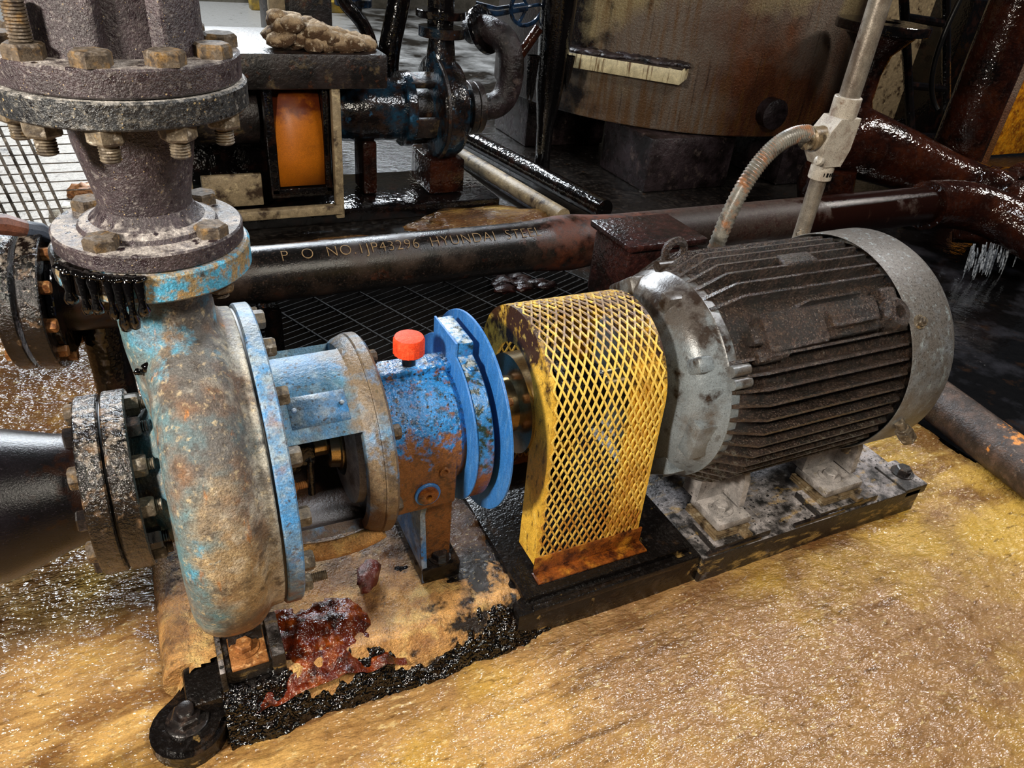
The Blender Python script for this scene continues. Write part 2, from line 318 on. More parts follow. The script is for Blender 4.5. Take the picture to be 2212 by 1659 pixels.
mat('conduit_steel', '#8d8478', [dict(c='#5c4c40', s=16, t=0.55, w=0.1, a=0.8, stretch=(1, 1, 0.4)), dict(c='#4a2f20', s=30, t=0.68, w=0.06)], rough=0.35, metal=0.35, bump=(160, 0.3, 0.002))
mat('conduit_cast', '#b3aa9d', [dict(c='#8f7f72', s=18, t=0.58, w=0.1), dict(c='#6a4a30', s=26, t=0.67, w=0.05), dict(c='#2a211c', kind='spots', s=110, t=1.2, w=0.02)], rough=0.4, bump=(160, 0.3, 0.002), mottle=0.12)
mat('conduit_flex', '#7c786f', [dict(c='#9a6a48', s=24, t=0.6, w=0.08, g=[('up', 0.2, 0.9, 0.12)]), dict(c='#4a423c', s=30, t=0.6, w=0.08)], rough=0.35, bump=(160, 0.3, 0.002), coat=0.2)
mat('red_box', '#241110', [dict(c='#3c1f1b', s=60, t=0.56, w=0.1), dict(c='#0f0807', s=12, t=0.54, w=0.1)], rough=0.3, bump=(60, 0.6, 0.008, 2), spec=0.4)
mat('orange_paint', '#bf6a0f', [dict(c='#6a2c10', s=10, t=0.72, w=0.1, g=[('z', -0.06, 0.06, 0.34)]), dict(c='#98540f', s=8, t=0.58, w=0.12, a=0.6)], rough=0.45, mottle=0.1)
mat('amber_panel', '#d98a10', [dict(c='#8a4a0a', s=14, t=0.52, w=0.1), dict(c='#e8b030', s=40, t=0.62, w=0.08)], rough=0.5, bump=(60, 0.5, 0.006))
mat('background_grime', '#2a2220', [dict(c='#0f0c0b', s=6, t=0.52, w=0.1), dict(c='#6b5a40', s=12, t=0.64, w=0.07), dict(c='#4c2a16', s=20, t=0.64, w=0.06)], rough=0.35, bump=(50, 0.6, 0.008), coat=0.2)
mat('back_blue', '#193648', [dict(c='#120e0d', s=5, t=0.46, w=0.08), dict(c='#2a1c16', s=14, t=0.56, w=0.07), dict(c='#3a6c90', s=8, t=0.68, w=0.06)], rough=0.18, bump=(30, 0.5, 0.01, 2), spec=0.6)
mat('cream_post', '#8f7d60', [dict(c='#3a2a1c', s=12, t=0.58, w=0.06), dict(c='#c0ac84', s=24, t=0.64, w=0.06)], rough=0.5, bump=(60, 0.5, 0.006))
mat('fluff', '#b59a78', [dict(c='#5a4028', s=14, t=0.58, w=0.08, g=[('up', 0.5, -0.3, 0.25)]), dict(c='#e0cdb0', s=40, t=0.62, w=0.06)], rough=0.9, bump=(70, 0.9, 0.02, 5))
mat('black_cable', '#0c0b0b', rough=0.3)
mat('valve_blue', '#1c3450', [dict(c='#0c0b0c', s=10, t=0.52, w=0.08)], rough=0.2, coat=0.4)
mat('belt_brown', '#7a4a36', [dict(c='#4a2c22', s=30, t=0.56, w=0.1)], rough=0.5)
mat('belt_grey', '#3c4350', rough=0.5)
mat('white_debris', '#d8d2c4', [dict(c='#8c7a5a', s=12, t=0.6, w=0.08)], rough=0.6, bump=(60, 0.6, 0.01))
mat('splash_water', '#c6ccd4', [dict(c='#5c6168', s=60, t=0.5, w=0.1)], rough=0.08, coat=0.5)
mat('red_chunk', '#6a2c20', [dict(c='#a07060', s=40, t=0.62, w=0.08), dict(c='#35120c', s=20, t=0.6, w=0.08)], rough=0.4, bump=(90, 0.7, 0.008), coat=0.2)
mat('tar_drop', '#060505', rough=0.08, spec=0.8, bump=(60, 0.3, 0.006, 2), mottle=0, grit=0)
mat('wall_plaster', '#8c877c', [dict(c='#5f5a50', s=3, t=0.6, w=0.1)], rough=0.6)
mat('kerb_yellow', '#c9a640', [dict(c='#8a7a50', s=8, t=0.56, w=0.1)], rough=0.5)
mat('gasket', '#100e0e', rough=0.4)


# ------------------------------------------------------------------ mesh helpers
def T(x, y, z):
    return Matrix.Translation((x, y, z))


RX = Matrix.Rotation(pi / 2, 4, 'Y')          # local z -> world x


def rot(a, ax):
    return Matrix.Rotation(radians(a), 4, ax)


def ring(bm, M, r, h, n, ph=0.0):
    return [bm.verts.new(M @ Vector((r * cos(2 * pi * i / n + ph), r * sin(2 * pi * i / n + ph), h))) for i in range(n)]


def bridge(bm, A, B):
    n = len(A)
    for i in range(n):
        bm.faces.new((A[i], A[(i + 1) % n], B[(i + 1) % n], B[i]))


def a_lathe(bm, prof, M=Matrix(), n=48, cap=True):
    """prof: list of (radius, height) from start to end; closed with caps."""
    rs = [ring(bm, M, max(r, 1e-5), h, n) for r, h in prof]
    for a, b in zip(rs, rs[1:]):
        bridge(bm, a, b)
    if cap:
        bm.faces.new(rs[0][::-1])
        bm.faces.new(rs[-1])
    return bm


def a_annulus(bm, ri, ro, h0, h1, M=Matrix(), n=64, bev=0.0):
    b = bev
    prof = [(ri, h0), (ro - b, h0), (ro, h0 + b), (ro, h1 - b), (ro - b, h1), (ri, h1)]
    rs = [ring(bm, M, r, h, n) for r, h in prof]
    for i in range(len(rs)):
        bridge(bm, rs[i], rs[(i + 1) % len(rs)])
    return bm


def a_box(bm, c, s, M=Matrix(), bev=0.0, seg=2):
    r = bmesh.ops.create_cube(bm, size=1.0)
    vs_ = r['verts']
    for v in vs_:
        v.co = Vector((v.co.x * s[0], v.co.y * s[1], v.co.z * s[2]))
    if bev:
        es = list({e for v in vs_ for e in v.link_edges})
        q = bmesh.ops.bevel(bm, geom=es, offset=bev, segments=seg, affect='EDGES', profile=0.5)
        vs_ = list({v for f in q['faces'] for v in f.verts} | {v for v in vs_ if v.is_valid})
    MM = M @ T(*c)
    for v in vs_:
        v.co = MM @ v.co
    return bm


def a_prism(bm, poly, h0, h1, M=Matrix()):
    A = [bm.verts.new(M @ Vector((x, y, h0))) for x, y in poly]
    B = [bm.verts.new(M @ Vector((x, y, h1))) for x, y in poly]
    bridge(bm, A, B)
    bm.faces.new(A[::-1])
    bm.faces.new(B)
    return bm


def a_tube(bm, pts, rad, n=12, cap=True):
    pts = [Vector(p) for p in pts]
    rads = rad if isinstance(rad, (list, tuple)) else [rad] * len(pts)
    up = None
    rs = []
    for i, p in enumerate(pts):
        t = (pts[min(i + 1, len(pts) - 1)] - pts[max(i - 1, 0)]).normalized()
        if up is None:
            up = Vector((0, 0, 1)) if abs(t.z) < 0.9 else Vector((0, 1, 0))
        u = (up - t * up.dot(t)).normalized()
        w = t.cross(u)
        up = u
        rs.append([bm.verts.new(p + (u * cos(2 * pi * k / n) + w * sin(2 * pi * k / n)) * rads[i]) for k in range(n)])
    for a, b in zip(rs, rs[1:]):
        bridge(bm, a, b)
    if cap:
        bm.faces.new(rs[0][::-1])
        bm.faces.new(rs[-1])
    return bm


def bez(p0, p1, p2, p3, n=16):
    P = [Vector(p) for p in (p0, p1, p2, p3)]
    out = []
    for i in range(n + 1):
        t = i / n
        out.append(P[0] * (1 - t) ** 3 + P[1] * 3 * t * (1 - t) ** 2 + P[2] * 3 * t * t * (1 - t) + P[3] * t ** 3)
    return out


def a_hex(bm, R, h, M=Matrix(), washer=0.0, stud=0.0, sr=None):
    z = 0.0
    if washer:
        a_lathe(bm, [(washer, 0), (washer, 0.0035)], M, 20)
        z = 0.0035
    c = 0.18 * h
    rs = [ring(bm, M, R * k, z + hh, 6) for k, hh in ((1, 0), (1, h - c), (0.86, h))]
    for a, b in zip(rs, rs[1:]):
        bridge(bm, a, b)
    bm.faces.new(rs[0][::-1])
    bm.faces.new(rs[-1])
    if stud:
        sr = sr or R * 0.55
        prof = []
        hh = z + h - 0.002
        pitch = 0.0042
        end = z + h + stud
        while hh < end - pitch:
            prof += [(sr, hh), (sr * 0.86, hh + pitch * 0.55)]
            hh += pitch
        prof += [(sr, hh), (sr * 0.8, end)]
        a_lathe(bm, prof, M, 14)
    return bm


def mesh(bm, name='m', smooth=35):
    bmesh.ops.recalc_face_normals(bm, faces=bm.faces)
    me = bpy.data.meshes.new(name)
    bm.to_mesh(me)
    bm.free()
    if smooth:
        me.polygons.foreach_set('use_smooth', [True] * len(me.polygons))
        me.set_sharp_from_angle(angle=radians(smooth))
    return me


def link(name, me, m, parent=None, M=None):
    o = bpy.data.objects.new(name, me)
    COL.objects.link(o)
    if m and me is not None:
        mm = MATS[m]
        if not me.materials:
            me.materials.append(mm)
        elif me.materials[0] != mm:
            o.material_slots[0].link = 'OBJECT'
            o.material_slots[0].material = mm
    if M is not None:
        o.matrix_basis = M
    if parent is not None:
        o.parent = parent
        L = parent.get('_base')
        if L is not None:
            o.matrix_parent_inverse = T(-L[0], -L[1], -L[2])
        elif parent.type == 'MESH':
            o.matrix_parent_inverse = parent.matrix_basis.inverted()
    return o


def obj(name, bm, m, parent=None, smooth=35, M=None):
    return link(name, mesh(bm, name, smooth), m, parent, M)


def tag(o, label, cat=None, group=None, kind=None):
    o['label'] = label
    if cat:
        o['category'] = cat
    if group:
        o['group'] = group
    if kind:
        o['kind'] = kind
    return o


EMP = []


def thing(name, label, cat, loc, group=None):
    o = bpy.data.objects.new(name, None)
    COL.objects.link(o)
    o.empty_display_size = 0.05
    o.location = loc
    o['_base'] = list(loc)
    EMP.append(o)
    return tag(o, label, cat, group)


def struct(o):
    o['kind'] = 'structure'
    return o


HEX = {}


def bolt(parent, M, R=0.02, h=0.014, m='zinc_bolt', washer=0.0, stud=0.0, name='bolt'):
    k = (R, h, washer, stud)
    if k not in HEX:
        HEX[k] = mesh(a_hex(bmesh.new(), R, h, Matrix(), washer, stud), 'hex')
    return link(name, HEX[k], m, parent, M)


def fbm(x, y, z=0.0, o=4):
    return noise.fractal(Vector((x, y, z)), 1.0, 2.0, o)


def heightfield(x0, x1, y0, y1, nx, ny, fz, keep=None):
    vs_ = []
    idx = {}
    fs = []
    for j in range(ny + 1):
        y = y0 + (y1 - y0) * j / ny
        for i in range(nx + 1):
            x = x0 + (x1 - x0) * i / nx
            vs_.append((x, y, fz(x, y)))
    w = nx + 1
    for j in range(ny):
        for i in range(nx):
            a = j * w + i
            if keep is None or keep(vs_[a][0], vs_[a][1]):
                fs.append((a, a + 1, a + w + 1, a + w))
    used = sorted({k for f in fs for k in f})
    mp = {k: n for n, k in enumerate(used)}
    me = bpy.data.meshes.new('hf')
    me.from_pydata([vs_[k] for k in used], [], [tuple(mp[k] for k in f) for f in fs])
    me.polygons.foreach_set('use_smooth', [True] * len(me.polygons))
    return me


def blob(bm, c, r, amp=0.3, fr=6, sub=3, seed=0, M=None):
    q = bmesh.ops.create_icosphere(bm, subdivisions=sub, radius=1.0)
    for v in q['verts']:
        d = v.co.normalized()
        k = 1 + amp * fbm(d.x * fr * 0.3 + seed, d.y * fr * 0.3, d.z * fr * 0.3 + seed)
        p = Vector((d.x * r[0] * k, d.y * r[1] * k, d.z * r[2] * k))
        v.co = Vector(c) + (M @ p if M is not None else p)
    return bm


SKZ = -0.41      # skid top
FL = -0.50       # slime level

# ================================================================== THE SETTING
bm = bmesh.new()
a_box(bm, (3.0, 6.0, -0.60), (24, 20, 0.06))
struct(obj('floor', bm, 'floor_concrete', smooth=0))
bm = bmesh.new()
a_box(bm, (1.2, 1.45, -0.565), (2.9, 1.7, 0.012))
tag(obj('oily_pit_floor', bm, 'oily_pit', smooth=0), 'dark oily pit bottom under the floor grating', 'pit', kind='structure')
bm = bmesh.new()
a_box(bm, (4.3, 0.2, -0.562), (3.4, 4.4, 0.016))
tag(obj('dark_water', bm, 'dark_water', smooth=0), 'black oily water standing on the floor right of the motor', 'water', kind='stuff')


bm = bmesh.new()
a_box(bm, (3.0, 11.6, 1.6), (24, 0.2, 4.4))
struct(obj('wall_back', bm, 'wall_plaster', smooth=0))
bm = bmesh.new()
a_box(bm, (2.6, 10.9, -0.5), (1.6, 0.25, 0.16), bev=0.02)
tag(obj('yellow_kerb', bm, 'kerb_yellow'), 'faded yellow kerb lying by the far white wall', 'kerb')


def slime_z(x, y):
    z = FL + 0.012 * fbm(x * 1.6, y * 2.4, 1.0, 3) + 0.0045 * fbm(x * 9, y * 17, 2.0, 4) + 0.0018 * fbm(x * 34, y * 60, 3.0, 2)
    if x < -0.12:
        z += 0.01 * max(0, 1 - abs(x + 0.2) / 0.25)
    return z


def slime_keep(x, y):
    e = 0.06 * fbm(x * 5, y * 5, 7.0, 3)
    if y > 0.42 + e:
        return x < -0.02 + e and y < 2.35 + 3 * e
    if x > 2.50 + e * 0.6:
        return False
    return True


sl = link('slime_layer', heightfield(-2.2, 2.62, -1.9, 2.5, 540, 500, slime_z, slime_keep), 'slime')
tag(sl, 'wet tan and yellow slime flooding the floor around the pump', 'slime', kind='stuff')

# ================================================================== BASEPLATE
base = thing('pump_baseplate', 'black steel baseplate under the blue pump and the yellow guard', 'baseplate', (0.5, 0, FL))
bm = bmesh.new()
a_box(bm, (0.28, 0.02, -0.462), (0.76, 0.56, 0.10), bev=0.012)
a_box(bm, (0.93, 0.0, -0.462), (0.58, 0.60, 0.10), bev=0.008)
obj('plate', bm, 'skid_black', base)
# rounded left end of the frame
bm = bmesh.new()
a_tube(bm, [(-0.085, -0.16, -0.455), (-0.085, 0.3, -0.455)], 0.056, 20)
obj('end_roll', bm, 'crust', base)
# raised cross bar beneath the guard
bm = bmesh.new()
a_box(bm, (0.92, 0.0, SKZ + 0.006), (0.50, 0.54, 0.022), bev=0.004)
obj('guard_pad', bm, 'skid_black', base)
# front rail lip
bm = bmesh.new()
a_box(bm, (0.93, -0.292, SKZ - 0.005), (0.5, 0.02, 0.02), bev=0.004)
obj('front_rail', bm, 'skid_black', base)
# fixing lug at the near left corner
bm = bmesh.new()
poly = [(-0.102 + 0.075 * cos(radians(a)), -0.262 + 0.075 * sin(radians(a))) for a in range(120, 361, 15)]
poly += [(-0.015, -0.235), (0.02, -0.205), (0.10, -0.15), (0.10, -0.1), (-0.03, -0.1), (-0.06, -0.15), (-0.10, -0.18)]
a_prism(bm, poly, -0.52, -0.452)
bmesh.ops.bevel(bm, geom=[e for e in bm.edges if all(abs(v.co.z + 0.452) < 1e-4 for v in e.verts)], offset=0.01, segments=2, affect='EDGES')
lug = obj('fixing_lug', bm, 'skid_black', base)
bm = bmesh.new()
a_lathe(bm, [(0.042, 0), (0.042, 0.006), (0.036, 0.009)], T(-0.102, -0.258, -0.453), 28)
obj('washer', bm, 'dark_bolt', lug)
bolt(lug, T(-0.102, -0.258, -0.444) @ rot(12, 'Z'), 0.031, 0.02, 'dark_bolt', stud=0.016)

# tan crust over the baseplate
def crust_z(x, y):
    z = SKZ + 0.008 + 0.014 * fbm(x * 7, y * 7, 4.0, 4) + 0.006 * fbm(x * 25, y * 25, 5.0, 3)
    ex = min(1, max(0, (x + 0.125) / 0.05))
    ey = min(1, max(0, (y + 0.30) / 0.05))
    er = min(1, max(0, (0.70 - x + 0.06 * fbm(y * 8, 0, 3)) / 0.06))
    return -0.52 + (z + 0.52) * sqrt(max(0.0, ex)) * (0.25 + 0.75 * sqrt(ey)) * (0.8 + 0.2 * er)


cr = link('tan_crust', heightfield(-0.125, 0.72, -0.31, 0.3, 130, 96, crust_z, lambda x, y: not (x < 0.12 and y < -0.13 - (0.12 - x) * 0.25 and x > -0.16 and y < -0.1 - max(0, x + 0.05))), 'crust')
tag(cr, 'crumbly tan crust dried over the baseplate in front of the pump', 'crust', kind='stuff')


def tar_z(x, y):
    # a glossy bank of tar running along the front edge of the baseplate
    w = 0.012 * fbm(x * 9, 2.0, 3.0, 3)
    t = max(0.0, min(1.0, (y + 0.337 + w) / 0.085))
    z = -0.525 + 0.118 * t ** 0.75 + 0.014 * fbm(x * 16, y * 16, 8.0, 4) + 0.010 * fbm(x * 55, y * 55, 9.0, 3)
    back = max(0.0, (y + 0.252 + 0.07 * fbm(x * 6, 0.3, 6.0, 4)) / 0.03)
    fade = max(0.0, (x - 0.60 + 0.05 * fbm(y * 20, 1.0, 2.0, 2)) / 0.2)
    return z - 0.03 * back - 0.05 * fade


tr = link('tar_bank', heightfield(-0.03, 0.80, -0.345, -0.18, 210, 42, tar_z), 'tar')
tag(tr, 'glossy black tar coating the front edge of the baseplate', 'tar', kind='stuff')


def gel_z(x, y):
    d = sqrt(((x - 0.19) / 0.13) ** 2 + ((y + 0.17) / 0.12) ** 2) + 0.25 * fbm(x * 12, y * 12, 2.0, 3)
    return SKZ + 0.028 - 0.05 * max(0, d - 0.35) + 0.014 * fbm(x * 20, y * 20, 6.0, 3)


gl = link('amber_gel', heightfield(0.03, 0.36, -0.30, -0.03, 70, 60, gel_z), 'amber_gel')
tag(gl, 'dark amber gel leaked onto the crust beside the pump casing', 'gel', kind='stuff')
bm = bmesh.new()
blob(bm, (0.335, -0.075, SKZ + 0.032), (0.026, 0.052, 0.022), 0.3, 6, 3, 3, M=Matrix.Rotation(radians(-28), 3, 'Z'))
tag(obj('sludge_chunk', bm, 'red_chunk', smooth=179), 'small reddish lump of sludge lying on the crust beside the gel', 'lump')

# ================================================================== PUMP
pump = thing('centrifugal_pump', 'blue centrifugal pump with rusty volute casing on the black baseplate', 'pump', (0.05, 0, SKZ))
# volute: ring + throat + cheeks blended by a voxel remesh
bm = bmesh.new()
NR, NT = 72, 24
rows = []
for i in range(NR):
    a = 2 * pi * i / NR
    # tube grows toward the outlet like a volute
    g = 1.0 + 0.05 * cos(a - pi / 2)
    rt, R0 = 0.080 * g, 0.272
    row = []
    for k in range(NT):
        b = 2 * pi * k / NT
        cx, cr_ = cos(b), sin(b)
        rr = R0 + rt * 1.02 * (abs(cr_) ** 0.85) * (1 if cr_ > 0 else -1)
        xx = 0.022 + 0.075 * (abs(cx) ** 0.8) * (1 if cx > 0 else -1)
        row.append(bm.verts.new((xx, rr * cos(a), rr * sin(a))))
    rows.append(row)
for i in range(NR):
    bridge(bm, rows[i], rows[(i + 1) % NR])
a_lathe(bm, [(0.285, -0.03), (0.285, 0.09)], RX, 64)                       # cheek disc
a_lathe(bm, [(0.10, -0.105), (0.15, -0.055), (0.28, -0.035), (0.28, 0.0)], RX, 64)   # suction boss
rs = []
for z, cx, rx, ry in ((-0.02, 0.022, 0.066, 0.26), (0.1, 0.020, 0.074, 0.21), (0.2, 0.012, 0.080, 0.145), (0.3, 0.003, 0.082, 0.102), (0.38, 0.0, 0.081, 0.084), (0.42, 0.0, 0.082, 0.082), (0.447, 0.0, 0.092, 0.092)):   # throat
    rs.append([bm.verts.new((cx + rx * cos(2 * pi * i / 48), ry * sin(2 * pi * i / 48), z)) for i in range(48)])
for A, B in zip(rs, rs[1:]):
    bridge(bm, A, B)
bm.faces.new(rs[0][::-1])
bm.faces.new(rs[-1])
a_lathe(bm, [(0.314, 0.088), (0.314, 0.1165)], RX, 96)                     # casing flange
vol = obj('volute_casing', bm, 'volute_paint', pump, 60)
rm = vol.modifiers.new('remesh', 'REMESH')
rm.mode = 'VOXEL'
rm.voxel_size = 0.005
rm.use_smooth_shade = True
sm = vol.modifiers.new('smooth', 'SMOOTH')
sm.iterations = 6
sm.factor = 0.5
bm = bmesh.new()
a_annulus(bm, 0.2, 0.308, 0.1165, 0.1205, RX, 96)
obj('gasket', bm, 'gasket', pump)
# outlet flange
bm = bmesh.new()
a_annulus(bm, 0.07, 0.155, 0.447, 0.494, Matrix(), 80, 0.004)
ofl = obj('outlet_flange', bm, 'blue_flange', pump)
for a in (-127, -42, 40, 138):
    M = rot(a, 'Z') @ T(0.12, 0, 0.447) @ rot(180, 'X')
    bolt(ofl, M, 0.026, 0.022, 'dusty_bolt', stud=0.012, name='nut')
# suction flange + neck
bm = bmesh.new()
a_annulus(bm, 0.08, 0.178, -0.142, -0.100, RX, 80, 0.003)
sfl = obj('suction_flange', bm, 'tar_flange', pump)
bm = bmesh.new()
a_lathe(bm, [(0.105, -0.102), (0.108, -0.05), (0.16, -0.02)], RX, 48)
obj('suction_neck', bm, 'volute_paint', pump)
for k in range(12):
    a = 15 + 30 * k
    M = rot(a, 'X') @ T(-0.100, -0.150, 0) @ RX
    bolt(sfl, M, 0.021, 0.022, 'zinc_bolt' if k % 3 else 'dark_bolt', name='nut', stud=0.012)
# cover plate
bm = bmesh.new()
a_annulus(bm, 0.08, 0.318, 0.1205, 0.152, RX, 96, 0.003)
cov = obj('cover_plate', bm, 'cover_paint', pump)
for k in range(16):
    a = 11 + 22.5 * k
    M = rot(a, 'X') @ T(0.152, -0.290, 0) @ RX @ rot(random.uniform(0, 60), 'Z')
    bolt(cov, M, 0.0195, 0.022, 'zinc_bolt', stud=0.045 if k == 2 else 0.0)

# bracket (lantern) with windows
bm = bmesh.new()


def shell(bm, a0, a1, x0, x1, r0, r1, th, n=14, cx=0.0, end=0.0):
    st = []
    for i in range(n + 1):
        a = radians(a0 + (a1 - a0) * i / n)
        sec = []
        for (x, r) in ((x0, r0), (x0 + 0.5 * (x1 - x0), 0.5 * (r0 + r1)), (x1 - 0.03, r1), (x1, r1 + end)):
            sec.append((x, r))
        outer = [bm.verts.new((x, -r * cos(a), r * sin(a))) for x, r in sec]
        inner = [bm.verts.new((x, -(r - th) * cos(a), (r - th) * sin(a))) for x, r in sec]
        st.append(outer + inner[::-1])
    for A, B in zip(st, st[1:]):
        bridge(bm, A, B)
    bm.faces.new(st[0])
    bm.faces.new(st[-1][::-1])


for a0, a1 in ((38, 99), (124, 196), (218, 316)):
    shell(bm, a0, a1, 0.150, 0.336, 0.206, 0.208, 0.024, 18, end=0.012)
bmesh.ops.bevel(bm, geom=[e for e in bm.edges if e.calc_face_angle(0) > 0.9], offset=0.004, segments=2, affect='EDGES')
brk = obj('bracket_webs', bm, 'bracket_paint', pump)
bm = bmesh.new()
a_annulus(bm, 0.085, 0.226, 0.334, 0.366, RX, 80, 0.006)
a_lathe(bm, [(0.224, 0.336), (0.217, 0.318), (0.208, 0.308), (0.19, 0.306)], RX, 80, cap=False)
bfl = obj('bracket_flange', bm, 'bracket_paint', pump)
for k in range(6):
    a = 26 + 60 * k
    M = rot(a, 'X') @ T(0.372, -0.185, 0) @ RX
    bolt(bfl, M, 0.016, 0.016, 'dusty_bolt')
bm = bmesh.new()
a_lathe(bm, [(0.152, 0.318), (0.150, 0.302), (0.085, 0.292), (0.085, 0.33)], RX, 56)
obj('rear_seal_cover', bm, 'grey_cast', pump)
# identification plate on the bracket (blank, painted over)
bm = bmesh.new()
a0, a1 = radians(46), radians(64)
V = []
for i in range(5):
    a = a0 + (a1 - a0) * i / 4
    V.append([bm.verts.new((x, -0.2085 * cos(a), 0.2085 * sin(a))) for x in (0.178, 0.29)])
for A, B in zip(V, V[1:]):
    bm.faces.new((A[0], A[1], B[1], B[0]))
plate = obj('name_plate', bm, 'cover_paint', brk)
sdm = plate.modifiers.new('thick', 'SOLIDIFY')
sdm.thickness = 0.002
for x in (0.188, 0.28):
    a = radians(56)
    bm = bmesh.new()
    a_lathe(bm, [(0.005, 0), (0.005, 0.002), (0.003, 0.004)], Matrix(), 10)
    obj('rivet', bm, 'blue_paint', brk, M=T(x, -0.2095 * cos(a), 0.2095 * sin(a)) @ rot(90 - 56, 'X') )

# shaft, sleeve and gland seen through the window
bm = bmesh.new()
a_lathe(bm, [(0.033, 0.14), (0.033, 0.70)], RX, 32)
shaft = obj('shaft', bm, 'steel', pump)
bm = bmesh.new()
a_lathe(bm, [(0.052, 0.262), (0.062, 0.266), (0.066, 0.285), (0.074, 0.287), (0.074, 0.300)], RX, 40)
obj('slinger_ring', bm, 'steel', pump)
bm = bmesh.new()
a_lathe(bm, [(0.115, 0.150), (0.115, 0.170), (0.075, 0.172), (0.068, 0.20), (0.040, 0.202)], RX, 40)
gl_ = obj('seal_gland', bm, 'skid_black', pump)
for a in (30, -45, 120, 210):
    M = rot(a, 'X') @ T(0.170, -0.092, 0) @ RX
    bolt(gl_, M, 0.016, 0.014, 'rust_nut', stud=0.028, name='nut')
bm = bmesh.new()
a_box(bm, (0.205, -0.075, 0.035), (0.045, 0.03, 0.05), bev=0.006)
a_lathe(bm, [(0.008, -0.09), (0.008, 0.0), (0.012, 0.005)], T(0.215, -0.085, 0.02), 12)
obj('gland_clamp', bm, 'skid_black', pump)

# bearing housing
bm = bmesh.new()
prof = []
for i in range(25):
    a = radians(0 + 180 * i / 24)
    prof.append((0.150 * cos(a), 0.150 * sin(a)))
prof += [(-0.150, -0.04), (-0.148, -0.130), (-0.140, -0.142), (0.140, -0.142), (0.148, -0.130), (0.150, -0.04)]
MH = Matrix(((0, 0, 1, 0), (1, 0, 0, 0), (0, 1, 0, 0), (0, 0, 0, 1)))   # (y, z) polygon extruded along x
a_prism(bm, prof, 0.37, 0.522, MH)
a_lathe(bm, [(0.150, 0.50), (0.150, 0.53), (0.142, 0.54), (0.138, 0.60)], RX, 56)
bh = obj('bearing_housing', bm, 'housing_paint', pump)
bvm = bh.modifiers.new('bev', 'BEVEL')
bvm.width = 0.005
bvm.segments = 2
bvm.angle_limit = radians(50)
bm = bmesh.new()
a_box(bm, (0.468, 0, 0.151), (0.195, 0.06, 0.02), bev=0.004)
obj('top_ridge', bm, 'housing_paint', bh)
bm = bmesh.new()
a_lathe(bm, [(0.015, 0.158), (0.015, 0.186), (0.02, 0.188)], T(0.457, 0, 0), 20)
stem = obj('filler_stem', bm, 'black_cable', bh)
bm = bmesh.new()
n = 36
rs = []
for r, h in ((0.030, 0.186), (0.0345, 0.190), (0.0345, 0.222), (0.031, 0.229), (0.02, 0.2305)):
    rs.append([bm.verts.new((0.457 + (r if (i % 2 or h > 0.225) else r * 0.955) * cos(2 * pi * i / n), (r if (i % 2 or h > 0.225) else r * 0.955) * sin(2 * pi * i / n), h)) for i in range(n)])
for A, B in zip(rs, rs[1:]):
    bridge(bm, A, B)
bm.faces.new(rs[0][::-1])
bm.faces.new(rs[-1])
cap_ = obj('filler_cap', bm, 'red_cap', bh)
cap_['label'] = 'bright orange-red ribbed oil filler cap'
MS = Matrix.Rotation(pi / 2, 4, 'X')          # local z -> -y
bm = bmesh.new()
a_lathe(bm, [(0.024, 0.0), (0.024, 0.010), (0.020, 0.013), (0.007, 0.014), (0.006, 0.006)], T(0.452, -0.149, -0.088) @ MS, 28)
obj('drain_plug', bm, 'yellow_rust', bh)
bm = bmesh.new()
a_annulus(bm, 0.024, 0.030, 0.0, 0.006, T(0.452, -0.149, -0.088) @ MS, 32, 0.001)
obj('plug_ring', bm, 'disc_paint', bh)
bm = bmesh.new()
a_lathe(bm, [(0.012, 0.0), (0.012, 0.007), (0.008, 0.008), (0.006, 0.002)], T(0.490, -0.149, -0.033) @ MS, 18)
obj('sight_screw', bm, 'housing_paint', bh)
# support leg
bm = bmesh.new()
a_prism(bm, [(-0.115, -0.14), (0.115, -0.14), (0.115, -0.155), (0.10, -0.2), (0.13, SKZ + 0.01), (-0.13, SKZ + 0.01), (-0.10, -0.2), (-0.115, -0.155)], 0.455, 0.468, MH)
leg = obj('support_leg', bm, 'blue_paint', pump)
bm = bmesh.new()
a_box(bm, (0.455, -0.0, -0.15), (0.10, 0.22, 0.014), bev=0.003)
a_box(bm, (0.50, -0.09, -0.27), (0.075, 0.012, 0.25), bev=0.002)
obj('leg_web', bm, 'housing_paint', leg)
bm = bmesh.new()
a_box(bm, (0.505, 0.0, SKZ + 0.03), (0.10, 0.26, 0.05), bev=0.006)
obj('leg_foot', bm, 'skid_black', leg)
bolt(leg, T(0.51, -0.10, SKZ + 0.054), 0.02, 0.016, 'dark_bolt', 0.028)
# two deflector discs
bm = bmesh.new()
a_annulus(bm, 0.05, 0.196, 0.548, 0.588, RX, 72, 0.003)
a_box(bm, (0.568, 0.015, 0.200), (0.040, 0.13, 0.045), bev=0.006)
d1 = obj('bearing_cover', bm, 'disc_rim_rust', pump)
bm = bmesh.new()
a_annulus(bm, 0.05, 0.198, 0.5445, 0.549, RX, 72, 0.001)
a_box(bm, (0.5465, 0.015, 0.201), (0.0045, 0.132, 0.046))
obj('cover_face', bm, 'disc_paint', d1)
bolt(d1, rot(-66, 'X') @ T(0.570, -0.196, 0) @ MS, 0.014, 0.008, 'disc_rim_rust')
bm = bmesh.new()
a_annulus(bm, 0.05, 0.240, 0.605, 0.611, T(0, 0.0, 0.006) @ RX, 96, 0.001)
obj('deflector_disc', bm, 'disc_paint', pump)
